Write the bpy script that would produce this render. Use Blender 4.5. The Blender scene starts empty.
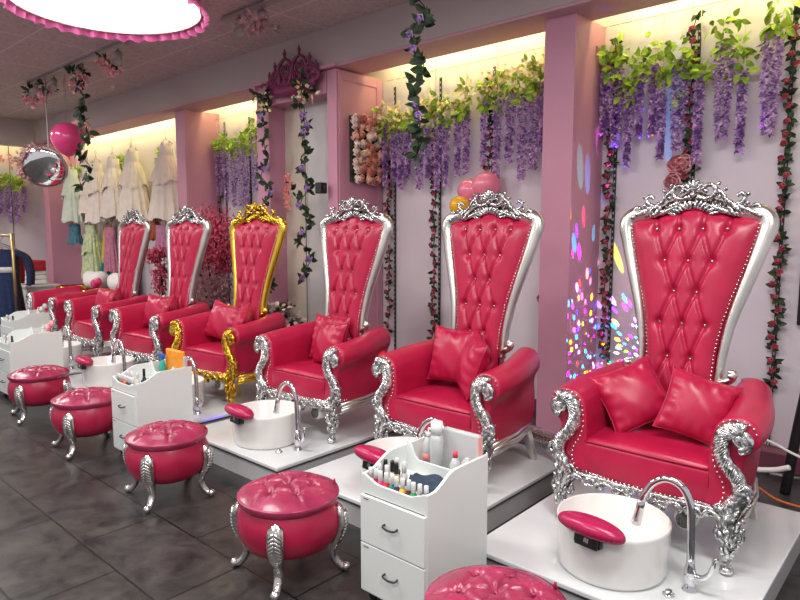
import bpy, math, random
from mathutils import Vector, Matrix, Euler
R = random.Random(7)
PI = math.pi
sc = bpy.context.scene
COL = sc.collection
sin, cos = math.sin, math.cos

# ---------------------------------------------------------------- materials
def nodemat(name):
    m = bpy.data.materials.new(name); m.use_nodes = True
    nt = m.node_tree
    return m, nt, nt.nodes['Principled BSDF']

def mat(name, col, rough=.5, metal=0., var=0., vscale=6., bump=0., bscale=60., bdist=.004, coat=0., trans=0., alpha=1., sub=0., sheen=0., rv=0.):
    m, nt, b = nodemat(name)
    N, L = nt.nodes, nt.links
    b.inputs['Base Color'].default_value = (*col, 1)
    b.inputs['Roughness'].default_value = rough
    b.inputs['Metallic'].default_value = metal
    b.inputs['Coat Weight'].default_value = coat
    b.inputs['Coat Roughness'].default_value = .12
    b.inputs['Transmission Weight'].default_value = trans
    b.inputs['Alpha'].default_value = alpha
    if sheen: b.inputs['Sheen Weight'].default_value = sheen
    tc = N.new('ShaderNodeTexCoord')
    if var or rv:
        n = N.new('ShaderNodeTexNoise'); n.inputs['Scale'].default_value = vscale; n.inputs['Detail'].default_value = 4
        L.new(tc.outputs['Object'], n.inputs['Vector'])
    if var:
        r = N.new('ShaderNodeValToRGB'); r.color_ramp.elements[0].position = .3; r.color_ramp.elements[1].position = .7
        r.color_ramp.elements[0].color = (*[max(0, c*(1-var)) for c in col], 1)
        r.color_ramp.elements[1].color = (*[min(1, c*(1+var)) for c in col], 1)
        L.new(n.outputs['Fac'], r.inputs['Fac']); L.new(r.outputs['Color'], b.inputs['Base Color'])
    if rv:
        mr = N.new('ShaderNodeMapRange'); mr.inputs['To Min'].default_value = rough-rv; mr.inputs['To Max'].default_value = rough+rv
        L.new(n.outputs['Fac'], mr.inputs['Value']); L.new(mr.outputs['Result'], b.inputs['Roughness'])
    if bump:
        n2 = N.new('ShaderNodeTexNoise'); n2.inputs['Scale'].default_value = bscale; n2.inputs['Detail'].default_value = 3
        L.new(tc.outputs['Object'], n2.inputs['Vector'])
        bp = N.new('ShaderNodeBump'); bp.inputs['Strength'].default_value = bump; bp.inputs['Distance'].default_value = bdist
        L.new(n2.outputs['Fac'], bp.inputs['Height']); L.new(bp.outputs['Normal'], b.inputs['Normal'])
    return m

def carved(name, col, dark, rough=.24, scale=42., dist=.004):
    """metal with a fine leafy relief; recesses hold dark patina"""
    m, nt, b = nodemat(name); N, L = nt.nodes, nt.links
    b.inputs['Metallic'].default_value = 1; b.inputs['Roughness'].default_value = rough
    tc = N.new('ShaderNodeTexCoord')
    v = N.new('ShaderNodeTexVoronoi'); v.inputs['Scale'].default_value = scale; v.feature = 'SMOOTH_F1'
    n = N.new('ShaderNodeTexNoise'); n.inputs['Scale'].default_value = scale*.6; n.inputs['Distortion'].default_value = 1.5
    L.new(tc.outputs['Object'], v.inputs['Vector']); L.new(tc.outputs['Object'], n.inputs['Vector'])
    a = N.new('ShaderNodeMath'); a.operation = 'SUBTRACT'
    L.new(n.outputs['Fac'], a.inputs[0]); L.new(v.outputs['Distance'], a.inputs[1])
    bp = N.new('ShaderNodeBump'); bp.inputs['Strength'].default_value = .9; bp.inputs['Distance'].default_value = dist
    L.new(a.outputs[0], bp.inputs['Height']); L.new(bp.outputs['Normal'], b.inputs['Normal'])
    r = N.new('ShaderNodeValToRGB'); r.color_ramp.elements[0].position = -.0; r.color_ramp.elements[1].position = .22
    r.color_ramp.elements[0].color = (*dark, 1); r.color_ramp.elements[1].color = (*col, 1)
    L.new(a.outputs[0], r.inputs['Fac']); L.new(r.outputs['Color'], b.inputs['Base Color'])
    return m

def emis(name, col, strength):
    m, nt, b = nodemat(name)
    b.inputs['Base Color'].default_value = (*col, 1)
    b.inputs['Emission Color'].default_value = (*col, 1); b.inputs['Emission Strength'].default_value = strength
    return m

def petalmat(name, c0, c1, scale=45., rough=.6, c2=None):
    m, nt, b = nodemat(name); N, L = nt.nodes, nt.links
    tc = N.new('ShaderNodeTexCoord'); w = N.new('ShaderNodeTexNoise'); w.inputs['Scale'].default_value = scale; w.inputs['Detail'].default_value = 1
    L.new(tc.outputs['Object'], w.inputs['Vector'])
    r = N.new('ShaderNodeValToRGB'); e = r.color_ramp.elements
    e[0].position = .38; e[0].color = (*c0, 1); e[1].position = .62; e[1].color = (*c1, 1)
    L.new(w.outputs['Fac'], r.inputs['Fac']); L.new(r.outputs['Color'], b.inputs['Base Color'])
    b.inputs['Roughness'].default_value = rough
    return m

M = {}
M['leather'] = mat('pink_leather', (.455, .010, .056), .33, var=.10, vscale=9, bump=.35, bscale=180, bdist=.0015, rv=.06)
M['leather_side'] = M['leather']
M['stool'] = mat('stool_leather', (.40, .010, .055), .34, var=.10, vscale=8, bump=.35, bscale=150, bdist=.0015, rv=.06)
M['stool_lid'] = mat('stool_lid_leather', (.33, .03, .085), .25, var=.22, vscale=10, bump=.35, bscale=40, bdist=.004, rv=.08)
M['pad'] = mat('footrest_vinyl', (.42, .012, .08), .25, var=.1)
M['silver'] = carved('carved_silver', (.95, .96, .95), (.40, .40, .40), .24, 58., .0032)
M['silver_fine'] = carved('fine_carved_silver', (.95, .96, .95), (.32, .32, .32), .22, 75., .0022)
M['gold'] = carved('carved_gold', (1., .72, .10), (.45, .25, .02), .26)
M['pearl'] = mat('brushed_silver', (.72, .70, .65), .30, 1., var=.12, vscale=5, bump=.1, bscale=40, rv=.08)
M['goldband'] = mat('smooth_gold', (.92, .62, .08), .24, 1., var=.12, vscale=5)
M['chrome'] = mat('chrome', (.72, .72, .74), .07, 1.)
M['stoolleg'] = mat('aged_silver', (.70, .68, .66), .22, 1., var=.15, vscale=14, bump=.5, bscale=45, bdist=.006)
M['nail'] = mat('nailhead', (.80, .76, .72), .25, 1.)
M['button'] = mat('crystal_button', (.50, .42, .38), .12, .8)
M['white'] = mat('white_gloss', (.80, .81, .80), .18, coat=.3)
M['basin'] = mat('white_ceramic', (.82, .80, .77), .22, coat=.4)
M['laminate'] = mat('white_laminate', (.76, .80, .78), .3)
M['edge'] = mat('white_edge', (.88, .88, .86), .35)
M['seam'] = mat('dark_seam', (.12, .12, .12), .6)
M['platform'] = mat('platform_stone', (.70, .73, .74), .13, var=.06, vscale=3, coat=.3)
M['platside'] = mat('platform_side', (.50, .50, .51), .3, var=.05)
M['lip'] = mat('platform_lip', (.10, .11, .12), .35, .4)
M['black'] = mat('black_plastic', (.015, .015, .017), .35)
M['blackmetal'] = mat('black_metal', (.03, .025, .03), .4, .6)
M['navy'] = mat('navy_cloth', (.03, .05, .09), .9, bump=.5, bscale=200)
M['pinkpaint'] = mat('pink_paint', (.60, .28, .385), .5, var=.03, vscale=2)
M['pinkdeep'] = mat('deep_pink_paint', (.22, .03, .10), .45)
M['beam'] = mat('beam_paint', (.50, .415, .41), .7, var=.03, vscale=1.5)
M['soffit'] = mat('soffit_pink', (.60, .34, .40), .6)
M['base'] = mat('mauve_skirting', (.18, .05, .08), .5)
M['rose'] = petalmat('peach_rose', (.85, .30, .26), (.95, .60, .48), 9)
M['rosepale'] = petalmat('pale_rose', (.90, .62, .52), (.95, .80, .72), 9)
M['rosepink'] = petalmat('pink_rose', (.75, .28, .33), (.9, .48, .50), 20)
M['rosedark'] = petalmat('dark_pink_rose', (.50, .05, .10), (.75, .18, .25), 30)
M['leafdark'] = petalmat('dark_leaf', (.008, .02, .008), (.03, .07, .02), 20)
M['leaf'] = petalmat('green_leaf', (.06, .16, .02), (.20, .36, .04), 20)
M['leaflime'] = petalmat('lime_leaf', (.22, .40, .02), (.50, .66, .06), 15)
M['cream'] = petalmat('cream_petal', (.90, .68, .32), (.98, .86, .55), 20)
M['wist'] = petalmat('purple_petal', (.30, .12, .44), (.86, .62, .90), 24)
M['lilac'] = petalmat('lilac_petal', (.42, .25, .60), (.62, .42, .75), 25)
M['blossom'] = petalmat('crimson_blossom', (.42, .015, .07), (.80, .14, .23), 22)
M['blush'] = petalmat('blush_blossom', (.38, .17, .20), (.62, .36, .38), 25)
M['dusty'] = petalmat('dusty_flower', (.16, .12, .13), (.50, .40, .40), 30)
M['bark'] = mat('bark', (.05, .03, .025), .9)
M['brass'] = mat('brass_tube', (.50, .36, .16), .35, .9)
M['rail'] = mat('rail_black', (.02, .02, .02), .4)
M['wire'] = mat('wire_grey', (.35, .35, .33), .4, .8)
M['hook'] = mat('hook_clear', (.7, .7, .62), .3, .3)
M['duct'] = mat('foil_duct', (.75, .75, .75), .25, 1., bump=.6, bscale=60, bdist=.01)
M['tulle'] = mat('ivory_tulle', (.90, .80, .70), .9, var=.06, vscale=12, bump=.4, bscale=90)
M['tullemint'] = mat('mint_tulle', (.72, .80, .70), .9, var=.06, vscale=12, bump=.4, bscale=90)
M['glass'] = mat('clear_plastic', (.92, .94, .94), .08, trans=.85)
M['frost'] = mat('frosted_plastic', (.85, .88, .88), .35, trans=.5)
M['ceilframe'] = mat('track_grey', (.42, .36, .36), .4)

def floor_mat():
    m, nt, b = nodemat('slate_tile'); N, L = nt.nodes, nt.links
    tc = N.new('ShaderNodeTexCoord'); mp = N.new('ShaderNodeMapping')
    mp.inputs['Location'].default_value = (3.76-.0, -1.24, 0)
    L.new(tc.outputs['Object'], mp.inputs['Vector'])
    br = N.new('ShaderNodeTexBrick'); br.inputs['Scale'].default_value = 1
    br.inputs['Brick Width'].default_value = .82; br.inputs['Row Height'].default_value = .425
    br.inputs['Mortar Size'].default_value = .006; br.inputs['Mortar Smooth'].default_value = .2; br.offset = .5
    br.inputs['Color1'].default_value = (.9, .9, .9, 1); br.inputs['Color2'].default_value = (.55, .55, .55, 1)
    br.inputs['Mortar'].default_value = (0, 0, 0, 1)
    L.new(mp.outputs[0], br.inputs['Vector'])
    n = N.new('ShaderNodeTexNoise'); n.inputs['Scale'].default_value = 4.5; n.inputs['Detail'].default_value = 12; n.inputs['Roughness'].default_value = .74; n.inputs['Distortion'].default_value = .35
    L.new(tc.outputs['Object'], n.inputs['Vector'])
    r = N.new('ShaderNodeValToRGB'); e = r.color_ramp.elements
    e[0].position = .36; e[0].color = (.008, .009, .010, 1); e[1].position = .68; e[1].color = (.078, .070, .066, 1)
    L.new(n.outputs['Fac'], r.inputs['Fac'])
    mx = N.new('ShaderNodeMix'); mx.data_type = 'RGBA'; mx.blend_type = 'MULTIPLY'; mx.inputs['Factor'].default_value = .55
    L.new(r.outputs['Color'], mx.inputs[6]); L.new(br.outputs['Color'], mx.inputs[7])
    m2 = N.new('ShaderNodeMix'); m2.data_type = 'RGBA'; L.new(br.outputs['Fac'], m2.inputs['Factor'])
    L.new(mx.outputs[2], m2.inputs[6]); m2.inputs[7].default_value = (.004, .004, .004, 1)
    L.new(m2.outputs[2], b.inputs['Base Color'])
    mr = N.new('ShaderNodeMapRange'); mr.inputs['To Min'].default_value = .24; mr.inputs['To Max'].default_value = .46
    L.new(n.outputs['Fac'], mr.inputs['Value']); L.new(mr.outputs[0], b.inputs['Roughness'])
    sb = N.new('ShaderNodeMath'); sb.operation = 'SUBTRACT'; L.new(n.outputs['Fac'], sb.inputs[0]); L.new(br.outputs['Fac'], sb.inputs[1])
    bp = N.new('ShaderNodeBump'); bp.inputs['Strength'].default_value = .35; bp.inputs['Distance'].default_value = .004
    L.new(sb.outputs[0], bp.inputs['Height']); L.new(bp.outputs['Normal'], b.inputs['Normal'])
    return m
M['floor'] = floor_mat()

def ceil_mat():
    m, nt, b = nodemat('ceiling_tile'); N, L = nt.nodes, nt.links
    tc = N.new('ShaderNodeTexCoord'); mp = N.new('ShaderNodeMapping'); mp.inputs['Location'].default_value = (4.88, -3.78+.65*20, 0)
    L.new(tc.outputs['Object'], mp.inputs['Vector'])
    br = N.new('ShaderNodeTexBrick'); br.inputs['Scale'].default_value = 1; br.offset = 0
    br.inputs['Brick Width'].default_value = 1.25; br.inputs['Row Height'].default_value = .65
    br.inputs['Mortar Size'].default_value = .009; br.inputs['Mortar Smooth'].default_value = 0
    L.new(mp.outputs[0], br.inputs['Vector'])
    n = N.new('ShaderNodeTexNoise'); n.inputs['Scale'].default_value = 28; n.inputs['Detail'].default_value = 4
    L.new(tc.outputs['Object'], n.inputs['Vector'])
    r = N.new('ShaderNodeValToRGB'); e = r.color_ramp.elements
    e[0].position = .35; e[0].color = (.50, .42, .41, 1); e[1].position = .6; e[1].color = (.64, .54, .53, 1)
    L.new(n.outputs['Fac'], r.inputs['Fac'])
    m2 = N.new('ShaderNodeMix'); m2.data_type = 'RGBA'; L.new(br.outputs['Fac'], m2.inputs['Factor'])
    L.new(r.outputs['Color'], m2.inputs[6]); m2.inputs[7].default_value = (.76, .67, .64, 1)
    L.new(m2.outputs[2], b.inputs['Base Color']); b.inputs['Roughness'].default_value = .85
    return m
M['ceiling'] = ceil_mat()

def wall_mat():
    m, nt, b = nodemat('lavender_wall_panel'); N, L = nt.nodes, nt.links
    tc = N.new('ShaderNodeTexCoord'); n = N.new('ShaderNodeTexNoise'); n.inputs['Scale'].default_value = 1.3; n.inputs['Detail'].default_value = 5
    L.new(tc.outputs['Object'], n.inputs['Vector'])
    r = N.new('ShaderNodeValToRGB'); e = r.color_ramp.elements
    e[0].position = .3; e[0].color = (.70, .63, .68, 1); e[1].position = .7; e[1].color = (.78, .72, .77, 1)
    L.new(n.outputs['Fac'], r.inputs['Fac']); L.new(r.outputs['Color'], b.inputs['Base Color'])
    b.inputs['Roughness'].default_value = .42
    return m
M['wall'] = wall_mat()

# ---------------------------------------------------------------- mesh builder
def crom(pts, n=6, closed=False):
    P = [Vector(p) for p in pts]; out = []; k = len(P)
    rng = k if closed else k-1
    for i in range(rng):
        if closed: p0, p1, p2, p3 = P[i-1], P[i], P[(i+1) % k], P[(i+2) % k]
        else: p0, p1, p2, p3 = P[max(0, i-1)], P[i], P[i+1], P[min(k-1, i+2)]
        for j in range(n):
            t = j/n
            out.append(.5*((2*p1)+(p2-p0)*t+(2*p0-5*p1+4*p2-p3)*t*t+(3*p1-p0-3*p2+p3)*t**3))
    if not closed: out.append(P[-1])
    return out

class MB:
    def __init__(s): s.v = []; s.f = []
    def add(s, vs, fs):
        o = len(s.v); s.v += [tuple(v) for v in vs]; s.f += [tuple(i+o for i in f) for f in fs]; return s
    def box(s, c, d, rz=0, rx=0, ry=0):
        m = Matrix.Translation(c) @ Euler((rx, ry, rz)).to_matrix().to_4x4()
        h = [x/2 for x in d]
        vs = [m @ Vector((x*h[0], y*h[1], z*h[2])) for x in (-1, 1) for y in (-1, 1) for z in (-1, 1)]
        return s.add(vs, [(0, 1, 3, 2), (4, 6, 7, 5), (0, 4, 5, 1), (2, 3, 7, 6), (0, 2, 6, 4), (1, 5, 7, 3)])
    def rbox(s, c, d, r=.01, n=3, rz=0, rx=0, ry=0, puff=0.):
        """rounded box from a subdivided superellipsoid-like cage"""
        m = Matrix.Translation(c) @ Euler((rx, ry, rz)).to_matrix().to_4x4()
        h = [x/2 for x in d]; K = 2*n+2
        def crd(i, hh):
            if i <= n: a = i/n*PI/2; return -hh+r-r*cos(a), None
            a = (i-n-1)/n*PI/2; return hh-r+r*sin(a), None
        # build by normalising corner offsets
        idx = {}; vs = []; fs = []
        def vert(i, j, k):
            if (i, j, k) in idx: return idx[(i, j, k)]
            p = []
            for q, hh in ((i, h[0]), (j, h[1]), (k, h[2])):
                base = -(hh-r) if q <= n else (hh-r)
                a = (q/n) if q <= n else (q-n-1)/n
                e = (-(1-a)) if q <= n else a
                p.append((base, e))
            e = Vector((p[0][1], p[1][1], p[2][1]))
            mx = max(abs(e.x), abs(e.y), abs(e.z)) or 1
            if e.length > 0: e = e.normalized()*mx
            v = Vector((p[0][0]+e.x*r, p[1][0]+e.y*r, p[2][0]+e.z*r))
            if puff:
                u = (v.x/h[0])**2; w = (v.y/h[1])**2
                v.z += (1 if v.z > 0 else -1)*puff*max(0, (1-u))*max(0, (1-w))
            idx[(i, j, k)] = len(vs); vs.append(m @ v); return idx[(i, j, k)]
        for a in range(K-1):
            for b in range(K-1):
                for side in (0, K-1):
                    q = [(a, b), (a+1, b), (a+1, b+1), (a, b+1)]
                    if side: q = q[::-1]
                    fs.append([vert(x, y, side) for x, y in q][::-1] if not side else [vert(x, y, side) for x, y in q][::-1])
                    fs.append([vert(x, side, y) for x, y in q])
                    fs.append([vert(side, x, y) for x, y in q][::-1])
        return s.add(vs, fs)
    def tube(s, pts, r, n=8, cap=True, flat=1., up=None, closed=False):
        P = [Vector(p) for p in pts]; k = len(P)
        if not callable(r):
            rr = r; r = (lambda t: rr)
        T = []
        for i in range(k):
            if closed: d = P[(i+1) % k]-P[i-1]
            else: d = P[min(k-1, i+1)]-P[max(0, i-1)]
            T.append(d.normalized() if d.length > 1e-9 else Vector((0, 0, 1)))
        u = Vector(up) if up else (Vector((0, 0, 1)) if abs(T[0].z) < .9 else Vector((1, 0, 0)))
        vs = []; fs = []
        for i in range(k):
            if up: u = Vector(up)
            u = (u-T[i]*u.dot(T[i]))
            u = u.normalized() if u.length > 1e-6 else T[i].orthogonal().normalized()
            w = T[i].cross(u); q = r(i/(k-1 if not closed else k))
            ra, rb = (q if isinstance(q, tuple) else (q, q*flat))
            for j in range(n):
                a = 2*PI*j/n; vs.append(P[i]+w*cos(a)*ra+u*sin(a)*rb)
        m = k if closed else k-1
        for i in range(m):
            for j in range(n):
                a = i*n+j; b = i*n+(j+1) % n; c = ((i+1) % k)*n+(j+1) % n; d = ((i+1) % k)*n+j
                fs.append((a, b, c, d))
        if cap and not closed:
            fs.append(tuple(range(n))[::-1]); fs.append(tuple(range((k-1)*n, k*n)))
        return s.add(vs, fs)
    def lathe(s, prof, n=32, c=(0, 0, 0), sx=1, sy=1, cap=True, m=None):
        vs = []; fs = []; k = len(prof); C0 = Vector(c)
        for (r, z) in prof:
            for j in range(n):
                a = 2*PI*j/n; v = Vector((r*cos(a)*sx, r*sin(a)*sy, z))
                vs.append(C0+(m @ v if m else v))
        for i in range(k-1):
            for j in range(n):
                fs.append((i*n+j, i*n+(j+1) % n, (i+1)*n+(j+1) % n, (i+1)*n+j))
        if cap:
            fs.append(tuple(range(n))[::-1]); fs.append(tuple(range((k-1)*n, k*n)))
        return s.add(vs, fs)
    def ball(s, c, r, nu=10, nv=7, m=None):
        r = r if isinstance(r, (tuple, list)) else (r, r, r)
        C0 = Vector(c); vs = []; fs = []
        def T(v):
            v = Vector((v[0]*r[0], v[1]*r[1], v[2]*r[2])); return C0+(m @ v if m else v)
        vs.append(T((0, 0, -1)))
        for i in range(1, nv):
            a = -PI/2+PI*i/nv
            for j in range(nu): b = 2*PI*j/nu; vs.append(T((cos(a)*cos(b), cos(a)*sin(b), sin(a))))
        vs.append(T((0, 0, 1))); e = len(vs)-1
        for j in range(nu):
            fs.append((0, 1+(j+1) % nu, 1+j)); fs.append((e, e-nu+j, e-nu+(j+1) % nu))
        for i in range(nv-2):
            for j in range(nu):
                a = 1+i*nu+j; b = 1+i*nu+(j+1) % nu; fs.append((a, b, b+nu, a+nu))
        return s.add(vs, fs)
    def prism(s, pts, y0, y1, axis='y'):
        k = len(pts); vs = []
        for y in (y0, y1):
            for p in pts:
                vs.append({'y': (p[0], y, p[1]), 'x': (y, p[0], p[1]), 'z': (p[0], p[1], y)}[axis])
        fs = [tuple(range(k)), tuple(range(k, 2*k))[::-1]]
        fs += [(i, i+k, (i+1) % k+k, (i+1) % k) for i in range(k)]
        return s.add(vs, fs)
    def grid(s, fn, nu, nv, closeu=False):
        vs = [fn(i/(nu-1 if not closeu else nu), j/(nv-1)) for j in range(nv) for i in range(nu)]
        fs = []
        for j in range(nv-1):
            for i in range(nu if closeu else nu-1):
                fs.append((j*nu+i, j*nu+(i+1) % nu, (j+1)*nu+(i+1) % nu, (j+1)*nu+i))
        return s.add(vs, fs)
    def petal(s, c, d, nrm, l, w, bend=.25):
        """folded leaf / petal of 6 verts pointing along d"""
        c = Vector(c); d = Vector(d).normalized(); nrm = Vector(nrm); nrm = (nrm-d*nrm.dot(d))
        nrm = nrm.normalized() if nrm.length > 1e-6 else d.orthogonal().normalized()
        t = d.cross(nrm)
        return s.add([c, c+d*l*.4+t*w/2+nrm*w*bend, c+d*l*.4-nrm*w*.05, c+d*l*.4-t*w/2+nrm*w*bend, c+d*l-nrm*l*bend*.6],
                     [(0, 1, 2), (0, 2, 3), (1, 4, 2), (2, 4, 3)])
    def leaf(s, c, d, nrm, l, w, bend=.2):
        c = Vector(c); d = Vector(d).normalized(); nrm = Vector(nrm); nrm = nrm-d*nrm.dot(d)
        nrm = nrm.normalized() if nrm.length > 1e-6 else d.orthogonal().normalized()
        t = d.cross(nrm); V = [c]
        for q, k in ((.18, .62), (.42, 1.), (.72, .72)):
            m = c+d*l*q-nrm*l*bend*q*q*.8; V += [m+t*w/2*k+nrm*w*bend*k*.6, m, m-t*w/2*k+nrm*w*bend*k*.6]
        V.append(c+d*l-nrm*l*bend*.9)
        return s.add(V, [(0, 1, 2), (0, 2, 3), (1, 4, 5, 2), (2, 5, 6, 3), (4, 7, 8, 5), (5, 8, 9, 6), (7, 10, 8), (8, 10, 9)])
    def mirror_x(s):
        o = len(s.v); s.v += [(-x, y, z) for x, y, z in s.v]; s.f += [tuple(i+o for i in f)[::-1] for f in s.f]; return s
    def build(s, name, m, parent=None, loc=None, rot=None, smooth=True, bevel=0, solid=0, recalc=True, sub=0):
        me = bpy.data.meshes.new(name); me.from_pydata(s.v, [], s.f)
        if recalc:
            import bmesh
            bm = bmesh.new(); bm.from_mesh(me); bmesh.ops.recalc_face_normals(bm, faces=bm.faces); bm.to_mesh(me); bm.free()
        me.polygons.foreach_set('use_smooth', [smooth]*len(me.polygons))
        for mm in (m if isinstance(m, list) else [m]): me.materials.append(mm)
        me.update()
        o = bpy.data.objects.new(name, me); COL.objects.link(o)
        if parent: o.parent = parent
        if loc: o.location = loc
        if rot: o.rotation_euler = rot
        if solid:
            md = o.modifiers.new('s', 'SOLIDIFY'); md.thickness = solid
        if bevel:
            md = o.modifiers.new('b', 'BEVEL'); md.width = bevel; md.segments = 2; md.limit_method = 'ANGLE'
        if sub:
            md = o.modifiers.new('u', 'SUBSURF'); md.levels = sub; md.render_levels = sub
        return o

def thing(name, label, cat, loc=(0, 0, 0), rz=0, group=None):
    o = bpy.data.objects.new(name, None); COL.objects.link(o); o.empty_display_size = .1
    o.location = loc; o.rotation_euler = (0, 0, rz); o['label'] = label; o['category'] = cat
    if group: o['group'] = group
    return o
def tag(o, label, cat, group=None):
    o['label'] = label; o['category'] = cat
    if group: o['group'] = group
    return o
def struct(o): o['kind'] = 'structure'; return o
def copy_tree(o, parent=None):
    c = o.copy(); COL.objects.link(c); c.parent = parent
    for ch in [x for x in KIDS.get(o.name, [])]: copy_tree(ch, c)
    return c
KIDS = {}
def index():
    KIDS.clear()
    for x in bpy.data.objects:
        if x.parent: KIDS.setdefault(x.parent.name, []).append(x)
def dup(o, loc, label, rz=None, group=None, rot=None, scale=None):
    index(); c = copy_tree(o); c.location = loc; c['label'] = label
    if rz is not None: c.rotation_euler = (0, 0, rz)
    if rot is not None: c.rotation_euler = rot
    if scale is not None: c.scale = scale if isinstance(scale, tuple) else (scale,)*3
    if group: c['group'] = group
    return c
PX = [-1.06+.0, -2.33, -3.60, -4.85, -6.12, -7.36]     # stations along the row
PZ = .16
# ---------------------------------------------------------------- room shell
XL, XR, YW, ZC, ZS = -13.35, 2.2, 5.02, 3.62, 3.25
struct(MB().box(((XL+XR)/2, .9, -.05), (XR-XL+.2, 8.5, .1)).build('floor', M['floor'], smooth=False))
struct(MB().box(((XL+XR)/2, 1.4, ZC+.05), (XR-XL+.2, 7.5, .1)).build('ceiling', M['ceiling'], smooth=False))
struct(MB().box(((XL+XR)/2, YW+.05, ZC/2), (XR-XL+.2, .1, ZC)).build('wall_back', M['wall'], smooth=False))
struct(MB().box((XL-.05, 1.4, ZC/2), (.1, 7.3, ZC)).build('wall_left', M['wall'], smooth=False))
# dropped bulkheads along the back and the left end
struct(MB().box(((XL+XR)/2, 4.55, (ZS+ZC)/2+.004), (XR-XL, .40, ZC-ZS-.008)).build('trim_1', M['beam'], smooth=False))
struct(MB().box(((XL+XR)/2, 4.55, ZS-.006), (XR-XL, .405, .022)).build('trim_2', M['soffit'], smooth=False))
struct(MB().box((XL+.47, 1.05, (ZS-.1+ZC)/2), (.12, 6.55, ZC-ZS+.1)).build('trim_3', M['beam'], smooth=False))
struct(MB().box((-.3+.0, YW-.02, .05), (6.0, .04, .12)).build('baseboard_back', M['base'], smooth=False))
# boxed pink pillars between the bays
def pillar(n, x0, x1, y0=4.49):
    mb = MB().box(((x0+x1)/2, (y0+YW)/2, ZS/2), (x1-x0, YW-y0, ZS-.02))
    struct(mb.build('trim_%d' % n, M['pinkpaint'], smooth=False, bevel=.004))
pillar(4, -2.53, -2.275)
pillar(5, -8.10, -7.86)
pillar(6, -13.05, -12.76)
# thin vertical panel joints on the end wall and back wall
mb = MB()
for y in (4.05, 3.25, 2.4): mb.box((XL+.004, y, 1.7), (.008, .012, 3.1))
struct(mb.build('trim_7', M['seam'], smooth=False))
mb = MB()
for x in (-1.62, -3.3, -4.02): mb.box((x, YW-.002, 1.7), (.003, .004, 3.2))
struct(mb.build('trim_8', M['pinkpaint'], smooth=False))

# ---------------------------------------------------------------- doorway portal with crown
dx0, dx1, dy = -6.07, -4.745, 4.36
DB = 4.58
pt = MB()
pt.box((dx0+.11, (dy+YW-.01)/2, 1.61), (.22, YW-.01-dy, 3.22))
pt.box((dx1-.07, (dy+YW-.01)/2, 1.61), (.14, YW-.01-dy, 3.22))
pt.box(((dx0+dx1)/2, (dy+DB)/2, 3.11), (dx1-dx0-.3, DB-dy, .22))
portal = thing('portal', 'pink boxed doorway portal topped with a crown, between two flower bays', 'portal', (-5.4, 4.36, 0))
def local(mb, o=(-5.4, 4.36, 0)):
    mb.v = [(x-o[0], y-o[1], z-o[2]) for x, y, z in mb.v]; return mb
local(pt).build('surround', M['pinkpaint'], portal, smooth=False, bevel=.004)
local(MB().box(((dx0+dx1)/2+.0, dy+.0, 3.245), (dx1-dx0+.08, .10, .035)).box((dx0-.01, dy-.0, 3.21), (.09, .09, .05))).build('cornice', M['pinkpaint'], portal, smooth=False, bevel=.005)
# shaker frame on the right return
sp = MB()
for (a, b, z0, z1) in ((4.38, 4.44, .1, 3.2), (4.92, 5.0, .1, 3.2), (4.44, 4.92, 3.12, 3.2), (4.44, 4.92, .1, .2), (4.44, 4.92, 1.9, 1.97)):
    sp.box((dx1+.006, (a+b)/2, (z0+z1)/2), (.014, b-a, z1-z0))
local(sp).build('panel_moulding', M['pinkpaint'], portal, smooth=False, bevel=.003)
bz = mat('beige_door', (.62, .54, .44), .5, var=.03, vscale=2)
struct(MB().box((-5.68, DB+.05, 1.6), (.36, .10, 3.2)).build('door_1', bz, smooth=False))
gy = mat('grey_door', (.62, .60, .58), .4, var=.03, vscale=2)
struct(MB().box((-5.18, DB+.05, 1.6), (.60, .10, 3.2)).box((-5.475, DB+.04, 1.6), (.02, .10, 3.2)).build('door_2', gy, smooth=False, bevel=.003))
struct(MB().box((-5.497, DB-.002, 1.6), (.014, .01, 3.2)).build('trim_9', M['seam'], smooth=False))
b = MB().box((0, 0, 0), (.09, .09, .11)).box((.05, -.0, .0), (.03, .03, .04)).build('wall_speaker', M['black'], loc=(-4.90, 4.34-.06, 2.06), smooth=False, bevel=.01)
tag(b, 'small black speaker box on the right post of the pink portal', 'speaker')

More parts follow.
